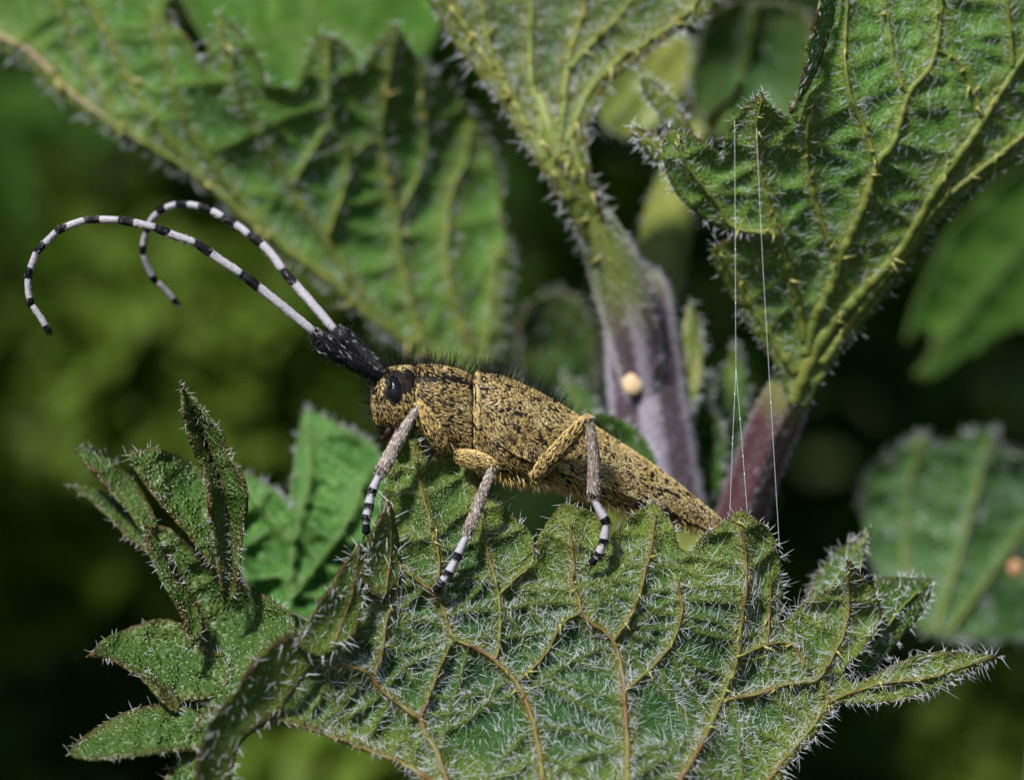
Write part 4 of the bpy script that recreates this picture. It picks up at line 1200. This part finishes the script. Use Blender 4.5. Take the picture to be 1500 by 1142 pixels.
# eye: kidney-shaped, notched behind the antenna socket
def eye(side):
    n1, n2 = 22, 14
    a = np.linspace(0, 2 * np.pi, n1, endpoint=False)
    px0, py0 = 577, 569
    notch = 1 - 0.38 * np.exp(-((a - 2.55) / 0.55) ** 2)
    rx, ry = 10.5 * notch, 21.0 * notch
    pts = []
    for k in range(n2):
        r = math.sin(k / (n2 - 1) * math.pi / 2)
        hgt = math.cos(k / (n2 - 1) * math.pi / 2)
        x = px0 + rx * np.cos(a) * r + 3.0 * np.sin(a) ** 2 * np.sign(np.sin(a)) * r * -1
        y = py0 - ry * np.sin(a) * r
        base = np.interp(x, st[:, 0], st[:, 3])
        hh = np.interp(x, st[:, 0], (st[:, 2] - st[:, 1]) / 2); cc = np.interp(x, st[:, 0], (st[:, 2] + st[:, 1]) / 2)
        yy = base * np.clip(1 - np.abs((y - cc) / hh) ** 2.3, 0, 1) ** (1 / 2.3)
        pts.append(np.stack([x, y, YC(x) - side * (yy - 0.02 + 0.085 * hgt)], 1))
    V = P(np.vstack(pts))
    i = np.arange(n2 - 1)[:, None] * n1; j = np.arange(n1)[None]; j2 = (j + 1) % n1
    F = np.stack([i + j, i + j2, i + n1 + j2, i + n1 + j], -1).reshape(-1, 4)
    return V, F
for side in (1, -1):
    v, f = eye(side)
    obj('eye', Buf().add(v, f), M_EYE, beetle)
# mouthparts
for (pts, w, m_, nm) in (([(574, 622, -0.22), (568, 634, -0.24), (563, 643, -0.20)], [14, 13, 5], M_CLAW, 'mandible'),
                         ([(582, 628, -0.34), (577, 640, -0.40), (571, 649, -0.40), (567, 655, -0.38)], [7, 7, 7, 5], M_PALP, 'palp'),
                         ([(571, 626, 0.12), (563, 636, 0.12), (559, 644, 0.08)], [13, 11, 5], M_CLAW, 'mandible'),
                         ([(588, 630, -0.30), (586, 642, -0.38), (581, 652, -0.38), (577, 660, -0.36)], [7, 7, 7, 5], M_PALP, 'palp'),
                         ([(560, 616, -0.10), (562, 628, -0.12), (566, 636, -0.10)], [16, 18, 10], M_CUT, 'upper_lip')):
    w = np.interp(np.linspace(0, 1, 3), np.linspace(0, 1, len(w)), w)
    V, F, _, _ = tube(P(crom(np.asarray(pts, float), 5)), np.interp(np.linspace(0, 1, 5 * (len(pts) - 1) + 1), [0, .5, 1], w) / 200, 8)
    obj(nm, Buf().add(V, F), m_, beetle)

# limbs
def seg_mesh(p0, p1, w0, w1, dark, bulge=0.08, bend=(0, 0, 0), rings=12, sides=14, flat=1.0):
    t = np.linspace(0, 1, rings)
    p = (np.asarray(p0)[None] * (1 - t)[:, None] + np.asarray(p1)[None] * t[:, None]) + np.asarray(bend)[None] * (4 * t * (1 - t))[:, None]
    prof = np.interp(t, [0, .06, .5, .9, 1], [w0 * .8, w0, (w0 + w1) / 2 * (1 + bulge), w1 * 1.06, w1 * .86])
    V, F, th, tt = tube(P(p), prof / 200, sides, flat=flat)
    return V, F, np.interp(tt, *dark), tt, P(p), th
def limb_hair(V, F, n, axis, tintrange, L, w, lift, rs, buf, darkfrac=0.15):
    T = np.vstack([np.vstack([f[:, [0, 1, 2]], f[:, [0, 2, 3]]]) if f.shape[1] == 4 else f for f in F])
    a, b, c = V[T[:, 0]], V[T[:, 1]], V[T[:, 2]]
    nr = np.cross(b - a, c - a); ar = np.linalg.norm(nr, axis=1); nr /= ar[:, None] + 1e-12
    k = rs.choice(len(T), n, p=ar / ar.sum())
    u, v = rs.random(n), rs.random(n); s = u + v > 1; u[s], v[s] = 1 - u[s], 1 - v[s]
    pos = a[k] + (b - a)[k] * u[:, None] + (c - a)[k] * v[:, None]
    ctr = V.mean(0); ax = axis / np.linalg.norm(axis)
    rel = pos - ctr; rel -= ax * (rel @ ax)[:, None]
    nor = nr[k] * np.sign((rel * nr[k]).sum(1))[:, None]
    tint = rs.uniform(*tintrange, n); tint[rs.random(n) < darkfrac] = 0.03
    Vh, Fh, th = lay_fur(pos, nor, np.repeat(ax[None], n, 0), rs, tint, L, w, lift)
    buf.add(Vh, Fh, tint=th)

def coat(V, F, dk, n, ax2, rs, buf, w=0.0048, lift=0.10, L=(0.05, 0.10)):
    """short flat hairs on a banded joint: pale where the joint is pale, black where it is black"""
    Tt = np.vstack([np.vstack([f[:, [0, 1, 2]], f[:, [0, 2, 3]]]) if f.shape[1] == 4 else f for f in F])
    ar = np.linalg.norm(np.cross(V[Tt[:, 1]] - V[Tt[:, 0]], V[Tt[:, 2]] - V[Tt[:, 0]]), axis=1)
    k = rs.choice(len(Tt), n, p=ar / ar.sum())
    u = rs.dirichlet((1, 1, 1), n)
    pos = (V[Tt[k]] * u[..., None]).sum(1)
    d = (dk[Tt[k]] * u).sum(1)
    ax = np.array([ax2[0], 0, -ax2[1]]) / 100; ax[1] = ax2[2]
    ax /= np.linalg.norm(ax)
    rel = pos - V.mean(0); rel -= ax * (rel @ ax)[:, None]
    nor = rel / (np.linalg.norm(rel, axis=1)[:, None] + 1e-9)
    tint = np.where(d > 0.5, rs.uniform(0, 0.12, n), rs.uniform(0.45, 1.0, n))
    sw = rs.random(n)
    tint[sw < 0.26] = 0.02
    tint[sw > 0.97] = 0.6
    Vh, Fh, th = lay_fur(pos, nor, np.repeat(ax[None], n, 0), rs, tint, L, w, lift)
    buf.add(Vh, Fh, tint=th)
def coat_mat():
    m, n, l, b = mat('beetle_silvery_hair')
    c = ramp(n, l, attr(n, 'tint'), [(0.0, (0.004, 0.004, 0.006)), (0.2, (0.012, 0.012, 0.018)), (0.45, (0.30, 0.28, 0.31)), (1.0, (0.72, 0.69, 0.75))])
    l.new(c, b.inputs['Base Color']); b.inputs['Roughness'].default_value = 0.4
    return m
M_COAT = coat_mat()
def antenna(scape, nodes, ys, w0, w1, seed, nm='antenna'):
    """nodes: alternating joints (white start, black start, ...)"""
    root = bpy.data.objects.new(nm, None); COL.objects.link(root)
    root.location = tuple(P(np.array(scape[0])))
    setp(root, beetle)
    V, F, th, tt = tube(P(crom(np.asarray(scape, float), 6)), np.interp(np.linspace(0, 1, 6 * (len(scape) - 1) + 1), [0, .12, .5, .8, 1], [15, 20, 25, 30, 19]) / 200, 16)
    so = obj('scape', Buf().add(V, F, dark=1.0), M_BAND, root)
    rs2 = np.random.default_rng(seed)
    hb = Buf()
    k = rs2.integers(0, len(V) - 2, 170)
    c = P(crom(np.asarray(scape, float), 6))[np.minimum(k // 16, 6 * (len(scape) - 1))]
    n_ = V[k] - c; n_ /= np.linalg.norm(n_, axis=1)[:, None]
    Vh, Fh, _ = hairs(V[k], n_ + rs2.normal(0, 0.3, (170, 3)), rs2.uniform(0.08, 0.2, 170), 0.0045)
    hb.add(Vh, Fh)
    hc = Buf(); coat(V, F, np.where(rs2.random(len(V)) < 0.16, 0.0, 1.0), 1300, np.asarray(scape[-1], float) - np.asarray(scape[0], float), rs2, hc, 0.005, 0.2, (0.05, 0.12))
    h = obj('scape_hair', hc, M_COAT, so); h['kind'] = 'stuff'
    k = rs2.integers(0, len(V) - 2, 500); ax = np.asarray(P(np.array(scape[-1]))) - np.asarray(P(np.array(scape[0]))); ax /= np.linalg.norm(ax)
    q = np.asarray(nodes, float)
    n = len(q)
    s = np.r_[0, np.cumsum(np.linalg.norm(np.diff(q, axis=0), axis=1))]; s /= s[-1]
    y = np.interp(s, np.linspace(0, 1, len(ys)), ys)
    q3 = np.c_[q, y]
    wid = lambda u: w0 + (w1 - w0) * u
    i = 0
    while i + 2 < n + 0 or i + 2 == n:
        a = q3[i]; b = q3[min(i + 2, n - 1)]; mdl = q3[min(i + 1, n - 1)]
        la, lb = np.linalg.norm(mdl - a), np.linalg.norm(b - mdl)
        fr = la / (la + lb)
        # gentle bow through the colour joint
        bow = (mdl - (a * (1 - fr) + b * fr)) / max(4 * fr * (1 - fr), 0.3) * 0.9
        V, F, dk, tt, _, _ = seg_mesh(a, b, wid(s[i]), wid(s[min(i + 2, n - 1)]) * 1.1, ([0, 0.02, .06, fr - .04, fr + .04, 1], [.9, .5, 0, 0, 1, 1]), bend=bow, bulge=0.0)
        ao = obj('antenna_segment', Buf().add(V, F, dark=dk), M_BAND, root)
        cb_ = Buf(); coat(V, F, dk, int(120 + 4 * np.linalg.norm(b - a)), b - a, rs2, cb_)
        h = obj('silvery_hair', cb_, M_COAT, ao); h['kind'] = 'stuff'
        if s[i] < 0.5:
            k = rs2.integers(0, len(V) - 2, 12)
            ctr = V.mean(0)
            Vh, Fh, _ = hairs(V[k], rs2.normal(0, 1, (12, 3)) + np.array([0, -.3, 0]), rs2.uniform(0.05, 0.12, 12), 0.004)
            hb.add(Vh, Fh)
        i += 2
        if i >= n - 1:
            break
    h = obj('antenna_hairs', hb, M_BLACKHAIR, root); h['kind'] = 'stuff'
near_nodes = [(463, 489), (378, 420), (356, 403), (310, 372), (288, 356), (248, 342), (230, 334), (196, 326), (176, 322.5), (146, 321.5), (127, 322), (99, 331), (84, 338), (66, 356), (54, 368), (45, 392), (41, 406), (43, 436), (46, 446), (66, 476), (71, 486)]
antenna([(562, 556, -0.24), (536, 542, -0.38), (506, 524, -0.48), (482, 508, -0.54), (464, 490, -0.56)], near_nodes, [-0.56, -0.75, -0.9, -0.8, -0.7], 13.2, 8.6, 5)
far_nodes = [(493, 487), (432, 416), (416, 398), (384, 358), (366, 345), (346, 329), (328, 319), (311, 309), (294, 303), (276, 299.5), (260, 299.5), (244, 304), (233, 310), (220, 325), (215, 338), (210, 358), (209, 370), (222, 402), (228, 412), (252, 436), (259, 445)]
antenna([(562, 545, 0.18), (546, 529, 0.30), (523, 509, 0.38), (506, 496, 0.42), (494, 487, 0.44)], far_nodes, [0.44, 0.7, 1.1, 1.7, 2.3], 13.2, 8.6, 6)

def leg(coxa, knee, ankle, foot, wf, wt, seed, hair=True, bow=(0, 0, 0), tint=(0.75, 1.0)):
    root = bpy.data.objects.new('leg', None); COL.objects.link(root)
    root.location = tuple(P(np.array(coxa, float))); setp(root, beetle)
    rs2 = np.random.default_rng(seed)
    # thigh, spindle shaped
    t = np.linspace(0, 1, 12)
    p = np.asarray(coxa, float)[None] * (1 - t)[:, None] + np.asarray(knee, float)[None] * t[:, None]
    pr = np.interp(t, [0, .12, .45, .8, .95, 1], [.55, .85, 1, .8, .6, .45]) * wf
    V, F, _, _ = tube(P(p), pr / 200, 14, flat=0.8)
    fo = obj('thigh', Buf().add(V, F), M_CUT, root)
    if hair:
        hb = Buf(); limb_hair(V, F, 2400, P(p)[-1] - P(p)[0], (0.22, 0.75) if tint[0] < 0.9 else (0.3, 0.9), (0.05, 0.10), 0.006, 0.12, rs2, hb, 0.18)
        h = obj('thigh_hair', hb, M_GOLD, fo); h['kind'] = 'stuff'
    V, F, dk, tt, pp, _ = seg_mesh(knee, ankle, wt[0], wt[1], ([0, .05, .1, .93, .97, 1], [1, .8, .35, .35, .9, 1]), bend=bow)
    to = obj('shin', Buf().add(V, F, dark=dk), M_TIBIA, root)
    if hair:
        hb = Buf(); limb_hair(V, F, 1500, pp[-1] - pp[0], (0.86, 1.0), (0.06, 0.11), 0.0052, 0.12, rs2, hb, 0.38)
        h = obj('shin_hair', hb, M_GREYGOLD, to); h['kind'] = 'stuff'
    # foot joints
    q = [np.asarray(ankle, float)] + [np.asarray(f, float) for f in foot]
    for i in range(len(q) - 2):
        w = [18, 19, 18][min(i, 2)]
        V, F, dk, tt, _, _ = seg_mesh(q[i], q[i + 1], w * .72, w, ([0, .04, .08, .72, .80, 1], [1, .7, 0, 0, 1, 1]), bulge=0.06, flat=0.75)
        fj = obj('foot_joint', Buf().add(V, F, dark=dk), M_BAND, root)
        if hair:
            hb = Buf(); coat(V, F, dk, 260, q[i + 1] - q[i], rs2, hb)
            h = obj('foot_hair', hb, M_COAT, fj); h['kind'] = 'stuff'
    a, b = q[-2], q[-1]
    V, F, dk, tt, _, _ = seg_mesh(a, a + (b - a) * 0.75, 8, 12, ([0, .3, .5, 1], [0, .2, 1, 1]))
    cl = obj('claw_joint', Buf().add(V, F, dark=dk), M_BAND, root)
    c0 = a + (b - a) * 0.72
    dr = (b - a) / (np.linalg.norm((b - a)[:2]) + 1e-9)
    for sgn in (-1, 1):
        pr = np.array([-dr[1], dr[0], 0]) * sgn
        pts = np.array([c0, c0 + dr * 6 + pr * 3 + [0, 0, -.03], c0 + dr * 10 + pr * 4 + [0, 0, .0], c0 + dr * 11.5 + pr * 2 + [0, 0, .08]])
        V, F, _, _ = tube(P(crom(pts, 4)), np.linspace(4.5, 0.8, 13) / 200, 6)
        obj('claw', Buf().add(V, F), M_CLAW, cl)
def grey_mat():
    m, n, l, b = mat('beetle_grey_gold_hair')
    c = ramp(n, l, attr(n, 'tint'), [(0.0, (0.015, 0.012, 0.012)), (0.2, (0.05, 0.04, 0.035)), (0.86, (0.56, 0.46, 0.34)), (1.0, (0.76, 0.72, 0.72))])
    l.new(c, b.inputs['Base Color']); b.inputs['Roughness'].default_value = 0.4
    return m
M_GREYGOLD = grey_mat()
leg((648, 656, -0.28), (613, 593, -0.72), (556, 694, -0.98), [(544, 722, -1.02), (540, 742, -1.05), (537, 757, -1.06), (536, 789, -1.02)], 36, (12, 21), 101, tint=(0.6, .8))
leg((672, 668, -0.36), (723, 681, -0.78), (684, 783, -0.95), [(668, 818, -1.0), (656, 842, -1.02), (647, 852, -1.02), (635, 869, -0.98)], 36, (13, 17), 102)
leg((782, 700, -0.42), (862, 611, -0.86), (869, 730, -0.86), [(889, 766, -0.88), (884, 794, -0.85), (877, 812, -0.82), (863, 829, -0.76)], 34, (14, 19), 103, bow=(4, 0, 0))
# legs of the far side grip the other face of the leaf
leg((640, 640, 0.28), (622, 622, 0.55), (640, 700, 0.45), [(645, 725, 0.40), (648, 745, 0.36), (650, 760, 0.33), (650, 785, 0.28)], 34, (12, 18), 104, hair=False)
leg((690, 672, 0.4), (705, 672, 0.85), (690, 745, 0.7), [(685, 770, 0.6), (680, 790, 0.5), (676, 802, 0.4), (670, 822, 0.2)], 34, (12, 17), 105, hair=False)
leg((800, 690, 0.5), (840, 655, 0.95), (852, 742, 0.75), [(855, 770, 0.6), (852, 792, 0.5), (850, 805, 0.4), (848, 825, 0.2)], 32, (12, 17), 106, hair=False)

# ================================================================== spider silk and specks
def silk(branches, label):
    b = Buf()
    for pts in branches:
        p = crom(np.asarray(pts, float), 12)
        V, F, _, _ = tube(P(p), 0.0022, 5)
        b.add(V, F)
    # tiny glue beads
    rs3 = np.random.default_rng(len(label))
    for pts in branches:
        p = P(crom(np.asarray(pts, float), 12))
        for k in rs3.integers(2, len(p) - 2, 3):
            V, F, _, _ = tube(p[k] + np.array([[0, 0, -.018], [0, 0, 0], [0, 0, .018]]), np.array([.003, .009, .003]), 6)
            b.add(V, F)
    return tag(obj('silk_thread', b, M_SILK), label, 'thread', 'spider silk threads')
silk([[(1076, 176, 0.35), (1077, 350, 0.1), (1078, 540, -0.1)], [(1078, 540, -0.1), (1073, 650, -0.2), (1069, 752, -0.28)], [(1078, 540, -0.1), (1087, 650, -0.2), (1095, 755, -0.3)]],
     'forked silk thread ending on the leaf lobe right of the beetle tail')
silk([[(1108, 186, 0.5), (1115, 340, 0.3), (1121, 450, 0.2), (1131, 620, 0.1), (1142, 806, 0.0)]], 'single silk thread running right of the forked one')
def speck(px, py, y, r, col, label, squash=0.6):
    n1, n2 = 14, 9
    a = np.linspace(0, 2 * np.pi, n1, endpoint=False)
    t = np.linspace(0.02, np.pi - 0.02, n2)
    c = P(np.array([px, py, y])); rr = W(r, y)
    v = np.stack([np.outer(np.sin(t), np.cos(a)), -squash * np.repeat(np.cos(t)[:, None], n1, 1), np.outer(np.sin(t), np.sin(a)) * 1.1], -1).reshape(-1, 3)
    v = v * (1 + 0.18 * (vnoise(v * 2.3 + px) - 0.5))[:, None] * rr + c
    i = np.arange(n2 - 1)[:, None] * n1; j = np.arange(n1)[None]; j2 = (j + 1) % n1
    F = np.stack([i + j, i + n1 + j, i + n1 + j2, i + j2], -1).reshape(-1, 4)
    m = plain('pollen_' + label.split()[0], col, 0.5, 0.3, 8.0, tuple(x * 0.7 for x in col))
    return tag(obj('pollen_clump', Buf().add(v, F), m), label, 'pollen', 'pollen clumps')
speck(926, 563, 4.30, 15, (0.72, 0.53, 0.33), 'larger tan pollen clump stuck to the purple stem', 0.35)
speck(945, 510, 4.32, 4.5, (0.6, 0.36, 0.16), 'tiny tan pollen grain above the larger one on the stem')
speck(1488, 832, 9.0, 12, (0.60, 0.34, 0.18), 'orange pollen clump on the blurred leaf at the right edge')
